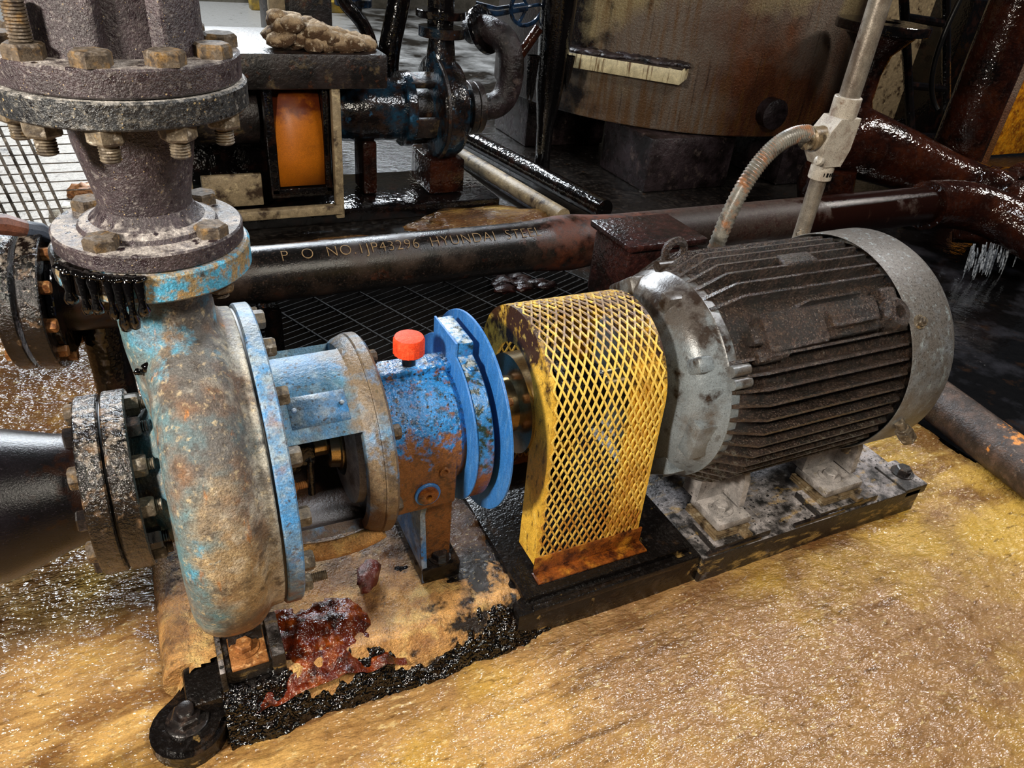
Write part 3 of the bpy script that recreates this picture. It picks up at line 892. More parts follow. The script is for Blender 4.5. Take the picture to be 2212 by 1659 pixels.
# coupling hub
bm = bmesh.new()
a_lathe(bm, [(0.075, 0.635), (0.085, 0.64), (0.085, 0.675), (0.07, 0.68), (0.07, 0.71), (0.125, 0.715), (0.125, 0.78)], RX, 48)
hub = obj('coupling_hub', bm, 'steel', pump)
for a in (20, 80, 140, 200, 260, 320):
    bolt(hub, rot(a, 'X') @ T(0.675, -0.066, 0.0) @ RX, 0.013, 0.02, 'rust_nut')
# volute foot
bm = bmesh.new()
a_box(bm, (0.035, -0.19, SKZ + 0.022), (0.10, 0.10, 0.045), bev=0.006)
a_box(bm, (0.092, -0.19, SKZ + 0.03), (0.028, 0.12, 0.07), bev=0.004)
a_box(bm, (-0.02, -0.19, SKZ + 0.03), (0.012, 0.13, 0.07), bev=0.003)
a_prism(bm, [(-0.2, SKZ), (0.2, SKZ), (0.16, -0.3), (-0.16, -0.3)], 0.0, 0.07, MH)
foot = obj('casing_foot', bm, 'motor_base', pump)
bm = bmesh.new()
a_box(bm, (0.035, -0.20, SKZ + 0.0465), (0.075, 0.085, 0.008), bev=0.002)
obj('foot_plate', bm, 'rust_nut', foot)
bolt(foot, T(0.03, -0.195, SKZ + 0.05) @ rot(10, 'Z'), 0.019, 0.016, 'rust_nut', 0.03)
# corner bolt and bleed pipe under the bracket
bm = bmesh.new()
a_tube(bm, bez((0.155, -0.14, -0.175), (0.22, -0.15, -0.19), (0.29, -0.16, -0.18), (0.345, -0.16, -0.15)), 0.02, 14)
obj('lower_web', bm, 'crust', pump)

# tar drips and spatter on the pump
bm = bmesh.new()
for a, ln, r in ((-117, 0.062, 0.007), (-112, 0.082, 0.009), (-107, 0.078, 0.008), (-101, 0.055, 0.009), (-126, 0.055, 0.009), (-133, 0.06, 0.008), (-144, 0.05, 0.010)):
    x, y = 0.157 * cos(radians(a)), 0.157 * sin(radians(a))
    a_tube(bm, [(x * 0.99, y * 0.99, 0.497), (x * 1.012, y * 1.012, 0.485), (x * 1.02, y * 1.02, 0.485 - ln * 0.55), (x * 1.02, y * 1.02, 0.485 - ln * 0.8), (x * 1.02, y * 1.02, 0.485 - ln * 0.95), (x * 1.02, y * 1.02, 0.485 - ln)],
           [r * 0.8, r, r * 0.6, r * 1.1, r * 0.9, r * 0.2], 10)
for a in range(-150, -98, 5):
    blob(bm, (0.158 * cos(radians(a)), 0.158 * sin(radians(a)), 0.494), (0.010, 0.010, 0.005), 0.5, 8, 2, a)
tag(obj('tar_drips', bm, 'tar_drop', smooth=179), 'shiny black tar drips hanging from the rim of the blue outlet flange', 'tar', kind='stuff')
bm = bmesh.new()
for (x, y, z, r) in ((-0.045, -0.092, 0.300, 0.010), (-0.028, -0.108, 0.285, 0.013), (-0.012, -0.112, 0.297, 0.009), (-0.06, -0.082, 0.288, 0.008)):
    blob(bm, (x, y, z), (r, r * 0.6, r * 0.8), 0.6, 8, 2, x * 30)
tag(obj('tar_splash', bm, 'tar_drop', smooth=179), 'small black tar splashes stuck on the casing neck', 'tar', kind='stuff')

# ================================================================== COUPLING GUARD
grd = thing('coupling_guard', 'yellow expanded-mesh coupling guard with rusty lower edge between pump and motor', 'guard', (0.9, 0, SKZ + 0.02))
GX0, GX1, GW, GT = 0.722, 1.03, 0.192, 0.243
GZ = GT - GW


def guard_pt(s):
    """s 0..1 from near foot over the arch to the far foot -> (y, z, ny, nz)."""
    hL = GZ - (SKZ + 0.05)
    arc = pi * GW
    tot = 2 * hL + arc
    d = s * tot
    if d < hL:
        k = d / hL
        bul = 0.012 * (1 - k)
        return (-GW - bul, SKZ + 0.05 + d, -1, 0)
    if d < hL + arc:
        a = (d - hL) / GW
        return (-GW * cos(a), GZ + GW * sin(a), -cos(a), sin(a))
    d2 = d - hL - arc
    return (GW, GZ - d2, 1, 0)


# end sheets: arch-shaped border strips
def end_sheet(x, th, wid):
    bm = bmesh.new()
    st = []
    for i in range(61):
        s = i / 60
        y, z, ny, nz = guard_pt(s)
        st.append([bm.verts.new((x, y, z)), bm.verts.new((x + th, y, z)), bm.verts.new((x + th, y - ny * wid, z - nz * wid)), bm.verts.new((x, y - ny * wid, z - nz * wid))])
    for A, B in zip(st, st[1:]):
        bridge(bm, A, B)
    bm.faces.new(st[0])
    bm.faces.new(st[-1][::-1])
    return bm


obj('end_sheet', end_sheet(GX0, 0.004, 0.085), 'yellow_sheet', grd)
obj('end_sheet', end_sheet(GX1 - 0.004, 0.004, 0.05), 'yellow_sheet', grd)
# smooth rim strip at each end of the mesh
for x0, x1 in ((GX0, GX0 + 0.012), (GX1 - 0.01, GX1)):
    bm = bmesh.new()
    st = []
    for i in range(61):
        y, z, ny, nz = guard_pt(i / 60)
        st.append([bm.verts.new((x0, y, z)), bm.verts.new((x1, y, z)), bm.verts.new((x1, y + ny * 0.003, z + nz * 0.003)), bm.verts.new((x0, y + ny * 0.003, z + nz * 0.003))])
    for A, B in zip(st, st[1:]):
        bridge(bm, A, B)
    bm.faces.new(st[0])
    bm.faces.new(st[-1][::-1])
    obj('rim_strip', bm, 'yellow_sheet', grd)
# solid inner strip along the motor end
bm = bmesh.new()
st = []
for i in range(61):
    y, z, ny, nz = guard_pt(i / 60)
    st.append([bm.verts.new((x, y - ny * k, z - nz * k)) for x, k in ((GX1 - 0.10, 0.006), (GX1 - 0.004, 0.006), (GX1 - 0.004, 0.003), (GX1 - 0.10, 0.003))])
for A, B in zip(st, st[1:]):
    bridge(bm, A, B)
bm.faces.new(st[0])
bm.faces.new(st[-1][::-1])
obj('inner_strip', bm, 'yellow_sheet', grd)
# expanded mesh strands
bm = bmesh.new()
NXD, NSD = 14, 34
w2, t2 = 0.0021, 0.0024


def gp(i, j):
    x = GX0 + 0.006 + (GX1 - GX0 - 0.012) * i / (2 * NXD)
    y, z, ny, nz = guard_pt(j / (2 * NSD))
    return Vector((x, y, z)), Vector((0, ny, nz))


for j in range(2 * NSD):
    for i in range(2 * NXD):
        if (i + j) % 2 == 0:
            (p, n1), (q, n2) = gp(i, j), gp(i + 1, j + 1)
        else:
            (p, n1), (q, n2) = gp(i + 1, j), gp(i, j + 1)
        d = (q - p).normalized()
        sd_ = d.cross(n1).normalized() * w2
        A = [bm.verts.new(p - d * 0.0015 + sd_ * a + n1 * b) for a, b in ((-1, 0), (1, 0), (1, t2 * 1.6), (-1, t2 * 1.6))]
        B = [bm.verts.new(q + d * 0.0015 + sd_ * a + n2 * b) for a, b in ((-1, 0), (1, 0), (1, t2 * 1.6), (-1, t2 * 1.6))]
        bridge(bm, A, B)
        bm.faces.new(A[::-1])
        bm.faces.new(B)
ms = obj('expanded_mesh', bm, 'yellow_mesh', grd, 0)
ms['kind'] = 'stuff'
# foot angle
for sgn in (-1, 1):
    bm = bmesh.new()
    yy = sgn * (GW + 0.014)
    a_box(bm, ((GX0 + GX1) / 2 + 0.006, yy, SKZ + 0.045), (GX1 - GX0 + 0.012, 0.005, 0.06), bev=0.001)
    a_box(bm, ((GX0 + GX1) / 2 + 0.006, yy + sgn * 0.018, SKZ + 0.0205), (GX1 - GX0 + 0.02, 0.040, 0.006), bev=0.002)
    obj('foot_angle', bm, 'yellow_rust', grd)

# ================================================================== MOTOR BASE
mb = thing('motor_base', 'dark steel motor base with dusty top and black spots under the ribbed motor', 'base', (1.62, 0, FL))
bm = bmesh.new()
a_box(bm, (1.625, 0, -0.458), (0.87, 0.62, 0.096), bev=0.006)
obj('base_block', bm, 'motor_base', mb)
for y in (-0.245, 0.245):
    for x, w in ((1.33, 0.20), (1.74, 0.24)):
        bm = bmesh.new()
        a_box(bm, (x, y + (0.02 if y > 0 else -0.005), -0.400), (w, 0.105, 0.024), bev=0.004)
        obj('pad', bm, 'motor_base', mb)
bm = bmesh.new()
a_box(bm, (2.035, -0.245, -0.420), (0.10, 0.13, 0.035), bev=0.006)
pl_ = obj('end_lug', bm, 'motor_base', mb)
bolt(pl_, T(2.045, -0.240, -0.4025), 0.024, 0.02, 'dark_bolt', 0.036)
for x, w in ((1.30, 0.19), (1.62, 0.2)):
    bm = bmesh.new()
    a_box(bm, (x, -0.302, -0.404), (w, 0.012, 0.012), bev=0.003)
    obj('slot_bar', bm, 'dark_bolt', mb)

# ================================================================== MOTOR
mot = thing('electric_motor', 'grey electric motor with grimy cooling fins and dust-covered fan cowl', 'motor', (1.5, 0, -0.37))
bm = bmesh.new()
a_lathe(bm, [(0.28, 1.19), (0.28, 1.76)], RX, 72)
body = obj('frame', bm, 'motor_grime', mot)
# drive end bell
bm = bmesh.new()
a_lathe(bm, [(0.06, 1.045), (0.085, 1.05), (0.09, 1.075), (0.185, 1.082), (0.205, 1.09), (0.235, 1.10), (0.258, 1.125), (0.272, 1.16), (0.278, 1.165), (0.278, 1.205), (0.265, 1.21)], RX, 80)
bell = obj('end_bell', bm, 'motor_paint', mot)
for a in (8, 52, 98, 142, 190, 232, 278, 322):
    bm = bmesh.new()
    M = rot(a, 'X')
    a_box(bm, (1.128, -0.236, 0), (0.07, 0.052, 0.04 if a % 4 else 0.11), M, bev=0.008)
    obj('bell_rib', bm, 'motor_paint', bell)
for a in (-32, -26, 70, 160, 250):
    bm = bmesh.new()
    a_lathe(bm, [(0.015, 1.16), (0.015, 1.212), (0.012, 1.216)], rot(a, 'X') @ T(0, -0.285, 0) @ RX, 12)
    bs_ = obj('bolt_boss', bm, 'motor_paint', bell)
# shaft extension
bm = bmesh.new()
a_lathe(bm, [(0.04, 0.92), (0.04, 1.06)], RX, 28)
obj('motor_shaft', bm, 'steel', mot)
bm = bmesh.new()
a_lathe(bm, [(0.12, 0.80), (0.12, 0.87), (0.075, 0.875), (0.075, 0.95)], RX, 40)
obj('motor_coupling', bm, 'skid_black', mot)


def fin_bm(x0, x1, chamfer):
    """radial fin in the plane z=0 at y<0, outer edge r=.316"""
    bm = bmesh.new()
    t = 0.0038
    o_ = 0.316
    pts = [(x0, 0.262), (x0, 0.277), (x0 + chamfer, o_), (x1 - 0.008, o_), (x1, o_ - 0.012), (x1, 0.262)]
    A = [bm.verts.new((x, -r, -t * (1.35 if r < 0.3 else 0.8))) for x, r in pts]
    B = [bm.verts.new((x, -r, t * (1.35 if r < 0.3 else 0.8))) for x, r in pts]
    bridge(bm, A, B)
    bm.faces.new(A[::-1])
    bm.faces.new(B)
    return bm


FIN = mesh(fin_bm(1.165, 1.735, 0.085), 'fin', 0)
FIN_R = mesh(fin_bm(1.60, 1.735, 0.02), 'fin_short', 0)
FIN_M = mesh(fin_bm(1.40, 1.62, 0.03), 'fin_mid', 0)
NF = 50
for k in range(NF):
    a = 360 / NF * k
    up_ = (360 - a) % 360
    me = FIN
    if 54 < up_ < 64:
        me = FIN_M
    elif 36 < up_ <= 54:
        me = None
    if 262 < up_ < 278:
        continue
    if me:
        link('cooling_fin', me, 'motor_grime', body, rot(a, 'X'))
# raised pads interrupting the fins on the near upper side
bm = bmesh.new()
M = rot(-46, 'X')
a_box(bm, (1.36, -0.292, 0.0), (0.20, 0.05, 0.10), M, bev=0.014)
a_box(bm, (1.27, -0.290, 0.0), (0.09, 0.04, 0.045), M, bev=0.012)
a_box(bm, (1.275, -0.290, -0.05), (0.10, 0.04, 0.035), M, bev=0.012)
obj('mounting_pad', bm, 'motor_grime', body)
bm = bmesh.new()
M = rot(-47, 'X')
a_box(bm, (1.55, -0.290, 0.0), (0.22, 0.04, 0.095), M, bev=0.012)
obj('mounting_pad', bm, 'motor_grime', body)
bm = bmesh.new()
a_box(bm, (1.55, -0.312, 0.0), (0.17, 0.03, 0.05), M, bev=0.012)
obj('pad_cap', bm, 'motor_grime', body)
bm = bmesh.new()
M = rot(-44, 'X')
a_lathe(bm, [(0.045, 0), (0.045, 0.06), (0.035, 0.07), (0.018, 0.072), (0.016, 0.06)], M @ T(1.695, -0.262, 0) @ MS, 24)
a_box(bm, (1.70, -0.290, 0.05), (0.06, 0.05, 0.05), M, bev=0.01)
obj('lifting_boss', bm, 'motor_grime', body)
bm = bmesh.new()
a_box(bm, (1.50, -0.310, 0.0), (0.11, 0.02, 0.05), rot(-83, 'X'), bev=0.006)
obj('fin_bridge', bm, 'motor_grime', body)
# lifting eye on top near the bell
bm = bmesh.new()
pts = [(1.225 + 0.03 * cos(t / 16 * 2 * pi), 0.12, 0.295 + 0.03 * sin(t / 16 * 2 * pi)) for t in range(17)]
a_tube(bm, pts, 0.011, 10, cap=False)
obj('lifting_eye', bm, 'motor_grime', mot)
# dark rear shield and fan cowl
bm = bmesh.new()
a_lathe(bm, [(0.285, 1.738), (0.30, 1.745), (0.30, 1.772), (0.27, 1.775)], RX, 72)
obj('rear_shield', bm, 'motor_grime', mot)
bm = bmesh.new()
prof = [(0.322, 1.73), (0.324, 1.735), (0.326, 1.885), (0.316, 1.905), (0.29, 1.917), (0.0, 1.92)]
rs = [ring(bm, RX, max(r, 1e-4), h, 96) for r, h in prof]
inn = [ring(bm, RX, r, h, 96) for r, h in ((0.3185, 1.735), (0.3185, 1.866))]
for A, B in zip(rs, rs[1:]):
    bridge(bm, A, B)
bridge(bm, rs[0], inn[0])
bridge(bm, inn[0], inn[1])
bm.faces.new(inn[1])
bm.faces.new(rs[-1])
cowl = obj('fan_cowl', bm, 'cowl_paint', mot)
for a in (-38, 52, 142, 232):
    bolt(cowl, rot(a, 'X') @ T(1.765, -0.3235, 0) @ MS, 0.014, 0.012, 'zinc_bolt', 0.02, 0.006)
bm = bmesh.new()
a_lathe(bm, [(0.26, 1.776), (0.26, 1.80), (0.05, 1.80)], RX, 48)
obj('fan', bm, 'black_cable', mot)
# cable nipple under the cowl
bm = bmesh.new()
M = T(1.765, -0.316, -0.08) @ Vector((0.06, -0.02, -0.07)).to_track_quat('Z', 'Y').to_matrix().to_4x4()
a_lathe(bm, [(0.013, 0.0), (0.013, 0.03), (0.017, 0.031), (0.017, 0.04)], M, 16)
a_hex(bm, 0.024, 0.045, M @ T(0, 0, 0.04))
obj('cable_nipple', bm, 'zinc_bolt', cowl)
# feet
for (x, w) in ((1.315, 0.115), (1.735, 0.15)):
    for s in (-1, 1):
        bm = bmesh.new()
        a_box(bm, (x, s * 0.205, -0.358), (w, 0.13, 0.026), bev=0.006)
        a_prism(bm, [(s * 0.15, -0.34), (s * 0.262, -0.34), (s * 0.255, -0.27), (s * 0.19, -0.18), (s * 0.10, -0.24)] if s > 0 else
                [(-0.15, -0.34), (-0.10, -0.24), (-0.19, -0.18), (-0.225, -0.25), (-0.232, -0.34)], x + w / 2 - 0.02, x + w / 2, MH)
        a_prism(bm, [(s * 0.10, -0.345), (s * 0.165, -0.345), (s * 0.165, -0.2), (s * 0.10, -0.2)], x - w / 2, x + w / 2 - 0.02, MH)
        ft = obj('foot', bm, 'grey_cast', mot)
        bolt(ft, T(x - 0.012, s * 0.215, -0.3455) @ rot(20, 'Z'), 0.021, 0.016, 'grey_cast', 0.034)
# shim packs are loose plates between foot and base
SHIM = 0
for (x, w, txt) in ((1.305, 0.12, 'brown shim plates stacked under the front foot of the motor'), (1.725, 0.16, 'pale shim plates stacked under the rear foot of the motor')):
    sh = thing('shim_pack', txt, 'shim', (x, -0.21, -0.388), 'shim packs under the motor feet')
    for i in range(3):
        bm = bmesh.new()
        a_box(bm, (x - 0.004 + 0.004 * i, -0.214 + 0.002 * i, -0.3845 + 0.005 * i), (w, 0.135, 0.0035))
        obj('shim', bm, 'shim_metal', sh, 0)
    bm = bmesh.new()
    a_box(bm, (x + w * 0.3, -0.29, -0.381), (0.03, 0.03, 0.012), rot(0, 'Z'), bev=0.002)
    obj('shim_tab', bm, 'shim_metal', sh)

# ================================================================== TERMINAL BOX, CONDUIT
tb = thing('terminal_box', 'dark red-brown terminal box behind the front end of the motor', 'box', (1.36, 0.42, 0.0))
bm = bmesh.new()
a_box(bm, (1.365, 0.42, 0.10), (0.27, 0.2, 0.23), bev=0.025)
obj('box_body', bm, 'red_box', tb)
bm = bmesh.new()
a_box(bm, (1.365, 0.42, 0.218), (0.29, 0.22, 0.022), bev=0.008)
obj('box_lid', bm, 'red_box', tb)
CY = 0.45
cd = thing('conduit_riser', 'grey steel conduit with cast tee rising behind the motor', 'conduit', (2.05, CY, -0.5))
bm = bmesh.new()
a_tube(bm, [(2.055, CY, -0.5), (2.055, CY, 0.37)], 0.027, 20)
obj('lower_pipe', bm, 'conduit_steel', cd)
bm = bmesh.new()
a_tube(bm, [(2.075, CY, 0.58), (2.075, CY, 1.25)], 0.033, 20)
obj('upper_pipe', bm, 'conduit_steel', cd)
bm = bmesh.new()
a_lathe(bm, [(0.036, 0.335), (0.038, 0.337), (0.038, 0.375), (0.034, 0.39), (0.034, 0.40)], T(2.055, CY, 0), 28)
a_lathe(bm, [(0.041, 0.60), (0.043, 0.598), (0.043, 0.545), (0.04, 0.53)], T(2.072, CY, 0), 28)
a_prism(bm, [(2.020, 0.385), (2.092, 0.385), (2.112, 0.44), (2.116, 0.54), (2.030, 0.54), (2.000, 0.50), (1.985, 0.455), (1.992, 0.42)], -0.04, 0.04, T(0, CY, 0) @ Matrix.Rotation(pi / 2, 4, 'X'))
tee = obj('cast_tee', bm, 'conduit_cast', cd)
bv = tee.modifiers.new('bev', 'BEVEL')
bv.width = 0.012
bv.segments = 3
bv.angle_limit = radians(40)
bm = bmesh.new()
a_lathe(bm, [(0.034, 0), (0.034, 0.03), (0.037, 0.032), (0.037, 0.05), (0.031, 0.055), (0.031, 0.075)], T(2.01, CY, 0.477) @ rot(-98, 'Y'), 24)
obj('gland_nut', bm, 'shim_metal', tee)
bm = bmesh.new()
a_lathe(bm, [(0.016, 0), (0.016, 0.012), (0.010, 0.016)], T(2.0, CY - 0.03, 0.405) @ rot(-70, 'Y'), 14)
obj('tee_screw', bm, 'conduit_cast', tee)
# faint stamped marks on the tee collar
for k, (w, h) in enumerate(((0.003, 0.012), (0.007, 0.014), (0.006, 0.012), (0.009, 0.013), (0.004, 0.012))):
    a = radians(-120 + k * 17)
    bm = bmesh.new()
    a_box(bm, (0, 0, 0), (0.0015, w, h))
    obj('stamped_mark', bm, 'black_cable', tee, 0, M=T(2.055 + 0.038 * cos(a), CY + 0.038 * sin(a), 0.358) @ Matrix.Rotation(a, 4, 'Z'))
# ribbed flexible conduit
fx = thing('flexible_conduit', 'ribbed grey flexible conduit arching from the tee down behind the motor', 'conduit', (1.67, CY, 0.1))
path = bez((1.945, CY, 0.487), (1.80, CY, 0.50), (1.68, CY, 0.36), (1.665, CY, -0.02), 110)
bm = bmesh.new()
a_tube(bm, path, [0.026 + 0.0018 * (1 if i % 2 else -1) for i in range(len(path))], 18)
obj('hose', bm, 'conduit_flex', fx, 60)

# ================================================================== DISCHARGE PIPEWORK
dp = thing('outlet_reducer', 'dust-covered reducer pipe with two flanges standing on the blue outlet', 'pipe', (0, 0, 0.494))
bm = bmesh.new()
a_lathe(bm, [(0.092, 0.535), (0.080, 0.545), (0.071, 0.558), (0.072, 0.575), (0.088, 0.66), (0.092, 0.72)], Matrix(), 56)
obj('cone', bm, 'dusty_cast', dp)
bm = bmesh.new()
a_annulus(bm, 0.05, 0.1465, 0.4955, 0.525, Matrix(), 88, 0.003)
a_lathe(bm, [(0.108, 0.525), (0.104, 0.532), (0.09, 0.538)], Matrix(), 56)
lf = obj('lower_flange', bm, 'dusty_cast', dp)
for k, a in enumerate((-127, -42, 40, 138)):
    bolt(lf, rot(a, 'Z') @ T(0.119, 0, 0.525) @ rot(20 + 13 * k, 'Z'), 0.0265, 0.018, 'dusty_bolt')
bm = bmesh.new()
a_annulus(bm, 0.07, 0.177, 0.717, 0.755, Matrix(), 96, 0.003)
uf = obj('upper_flange', bm, 'dusty_black', dp)
UA = [-103 + 36 * k for k in range(10)]
for a in UA:
    bolt(uf, rot(a, 'Z') @ T(0.148, 0, 0.717) @ rot(180, 'X'), 0.0265, 0.022, 'zinc_bolt', stud=0.026, name='nut')
cv = thing('check_valve_body', 'grey ribbed cast valve body with thick dusty flange at the top left', 'valve', (0, 0, 0.757))
bm = bmesh.new()
a_annulus(bm, 0.06, 0.171, 0.757, 0.795, Matrix(), 96, 0.003)
cf = obj('valve_flange', bm, 'dusty_cast', cv)
for k, a in enumerate(UA):
    bolt(cf, rot(a, 'Z') @ T(0.146, 0, 0.795) @ rot(11 * k, 'Z'), 0.027, 0.019, 'dusty_bolt', stud=0.05 if k == 9 else 0.0)
bm = bmesh.new()


def body_r(th):
    t = (math.degrees(th) + 90 + 720) % 90          # 0 faces the camera
    def ss(a, b, x):
        k = min(1, max(0, (x - a) / (b - a)))
        return k * k * (3 - 2 * k)
    lobe = ss(26, 31, t) * (1 - ss(79, 84, t))
    return 0.101 + 0.021 * lobe


n = 180
rs = []
for z, k in ((0.79, 1.03), (0.80, 1.0), (1.3, 1.0)):
    rs.append([bm.verts.new((body_r(2 * pi * i / n) * k * cos(2 * pi * i / n), body_r(2 * pi * i / n) * k * sin(2 * pi * i / n), z)) for i in range(n)])
for A, B in zip(rs, rs[1:]):
    bridge(bm, A, B)
bm.faces.new(rs[0][::-1])
bm.faces.new(rs[-1])
obj('valve_chest', bm, 'dusty_cast', cv)

# ================================================================== SUCTION PIPE
sp = thing('suction_reducer', 'black steel suction pipe with tarry flange at the left of the casing', 'pipe', (-0.4, 0, -0.2))
bm = bmesh.new()
a_annulus(bm, 0.08, 0.176, -0.188, -0.147, RX, 80, 0.003)
sf = obj('pipe_flange', bm, 'tar_flange', sp)
for k in range(12):
    bolt(sf, rot(15 + 30 * k, 'X') @ T(-0.188, -0.150, 0) @ Matrix.Rotation(-pi / 2, 4, 'Y'), 0.021, 0.016, 'dark_bolt' if k % 2 else 'dusty_bolt')
bm = bmesh.new()
a_lathe(bm, [(0.112, -0.186), (0.108, -0.205), (0.113, -0.235), (0.143, -0.33), (0.150, -0.42), (0.150, -1.5)], T(0, 0, 0) @ RX, 64)
obj('reducer_pipe', bm, 'black_pipe', sp)
bm = bmesh.new()
a_annulus(bm, 0.08, 0.160, -0.1465, -0.1425, RX, 72)
obj('pipe_gasket', bm, 'gasket', sp)

# ================================================================== BACKGROUND
# long horizontal pipe with stencil
PY, PZ, PR = 1.30, -0.20, 0.105
lp = thing('stencilled_pipe', 'long black pipe with faded stencil lettering, rusting toward the right, behind the pump', 'pipe', (1.5, PY, PZ - PR))
bm = bmesh.new()
pts, rad = [], []
for i in range(61):
    x = -0.25 + (3.95 + 0.25) * i / 60
    pts.append((x, PY, PZ))
    bump_ = 0.016 * math.exp(-((x - 1.62) / 0.13) ** 2)
    rad.append(PR + bump_)
a_tube(bm, pts, rad, 40)
obj('pipe', bm, 'long_pipe', lp)
bm = bmesh.new()
a_tube(bm, bez((3.95, PY, PZ), (4.25, PY, PZ), (4.4, PY - 0.1, PZ), (4.45, PY - 0.45, PZ - 0.1)), 0.135, 28)
obj('end_elbow', bm, 'wet_brown', lp)
for x in (0.35, 2.6):
    bm = bmesh.new()
    a_box(bm, (x, PY, (PZ - PR - 0.56) / 2), (0.06, 0.16, -0.56 - (PZ - PR) + 0.02), bev=0.004)
    obj('pipe_support', bm, 'wet_black', lp)


def text_mesh(s, size, sp_):
    cu = bpy.data.curves.new('txt', 'FONT')
    cu.body = s
    cu.size = size
    cu.space_character = sp_
    cu.offset = -0.0012
    cu.extrude = 0.0
    o = bpy.data.objects.new('txt', cu)
    COL.objects.link(o)
    bpy.context.view_layer.update()
    me = bpy.data.meshes.new_from_object(o)
    bpy.data.objects.remove(o)
    bpy.data.curves.remove(cu)
    return me


tm = text_mesh('P  O  NO.1JP43296  HYUNDAI  STEEL', 0.062, 1.12)
bm = bmesh.new()
bm.from_mesh(tm)
bpy.data.meshes.remove(tm)
bmesh.ops.triangulate(bm, faces=bm.faces)
wid = max(v.co.x for v in bm.verts)
TX0, TX1 = 0.40, 1.455
bmesh.ops.subdivide_edges(bm, edges=bm.edges, cuts=1)
for v in bm.verts:
    x = TX0 + v.co.x / wid * (TX1 - TX0)
    a = radians(46) + v.co.y * 1.0 / PR
    r = PR + 0.004
    v.co = Vector((x, PY - r * cos(a), PZ + r * sin(a)))
st_ = obj('stencil_text', bm, 'stencil', lp, 0)
st_['kind'] = 'stuff'
st_['label'] = 'faded tan stencilled letters and numbers'

# floor grating behind the pump
gr = thing('floor_grating', 'dark steel floor grating lying behind the pump under the long pipe', 'grating', (1.0, 1.3, -0.55))
GA = rot(23, 'Z')
MG = T(0.95, 1.25, -0.50) @ GA
bar = mesh(a_box(bmesh.new(), (0, 0, 0), (1.9, 0.0035, 0.026)), 'bar', 0)
rod = mesh(a_tube(bmesh.new(), [(0, -0.62, 0.014), (0, 0.62, 0.014)], 0.0042, 6), 'rod', 0)
for i in range(32):
    link('bearing_bar', bar, 'grating_steel', gr, MG @ T(0, -0.61 + i * 0.0394, 0))
for i in range(11):
    link('cross_rod', rod, 'grating_steel', gr, MG @ T(-0.93 + i * 0.186, 0, 0))
bm = bmesh.new()
for i in range(9):
    blob(bm, (1.52 + random.uniform(-0.13, 0.13), 1.52 + random.uniform(-0.06, 0.06), -0.482), (0.05, 0.04, 0.014), 0.7, 9, 2, i)
tag(obj('grating_sludge', bm, 'red_box', smooth=179), 'dark sludge clumped on the far corner of the floor grating', 'sludge', kind='stuff')

# pipe along the floor at the right
rp = thing('rusty_floor_pipe', 'dark pipe with peeling orange rust lying on the floor right of the motor', 'pipe', (2.55, -0.2, FL))
bm = bmesh.new()
a_tube(bm, [(2.72, 0.85, -0.43), (2.56, -0.2, -0.43), (2.38, -1.4, -0.43)], 0.082, 32)
obj('pipe', bm, 'right_pipe', rp)

# valve at the left, behind the casing
lv = thing('flanged_valve', 'black tarry flanged joint with rusty rim at the left edge, behind the casing', 'valve', (-0.28, 0.72, -0.5))
LX, LY, LZ = -0.27, 0.70, 0.075
ML = T(LX, LY, LZ) @ rot(-8, 'Z') @ RX
for nm, h0, h1, r, m in (('flange', -0.068, -0.028, 0.175, 'tar_flange'), ('flange', -0.018, 0.03, 0.178, 'tar_flange'), ('back_ring', 0.032, 0.05, 0.14, 'wet_black')):
    bm = bmesh.new()
    a_annulus(bm, 0.05, r, h0, h1, ML, 64, 0.003)
    f_ = obj(nm, bm, m, lv)
for k in range(10):
    a = 18 + 36 * k
    M = ML @ rot(a, 'Z') @ T(0.148, 0, 0.03)
    bolt(f_, M, 0.017, 0.02, 'rust_nut', name='nut')
    bolt(f_, ML @ rot(a, 'Z') @ T(0.148, 0, -0.068) @ rot(180, 'X'), 0.017, 0.016, 'rust_nut', name='nut')
bm = bmesh.new()
a_lathe(bm, [(0.085, 0.03), (0.085, 0.24)], ML, 40)
obj('stub_pipe', bm, 'black_pipe', lv)
bm = bmesh.new()
a_lathe(bm, [(0.085, -0.068), (0.085, -0.5)], ML, 40)
obj('inlet_pipe', bm, 'black_pipe', lv)
bm = bmesh.new()
a_lathe(bm, [(0.052, -0.52), (0.052, 0.03)], T(-0.165, 0.745, 0.0), 28)
a_lathe(bm, [(0.058, -0.52), (0.058, -0.30)], T(-0.165, 0.745, 0.0), 28)
obj('support_post', bm, 'wet_black', lv)
# strap on top of the valve
bm = bmesh.new()
a_tube(bm, [(-0.36, 0.66, 0.30), (-0.31, 0.68, 0.285), (-0.27, 0.70, 0.262)], [0.024, 0.026, 0.02], 10)
stp = obj('strap_end', bm, 'belt_brown')
tag(stp, 'brown and grey strap lying over the tarry flange at the left edge', 'strap')
bm = bmesh.new()
a_tube(bm, [(-0.272, 0.698, 0.264), (-0.245, 0.71, 0.25), (-0.215, 0.72, 0.22)], [0.02, 0.022, 0.012], 10)
obj('strap_tip', bm, 'belt_grey', stp)

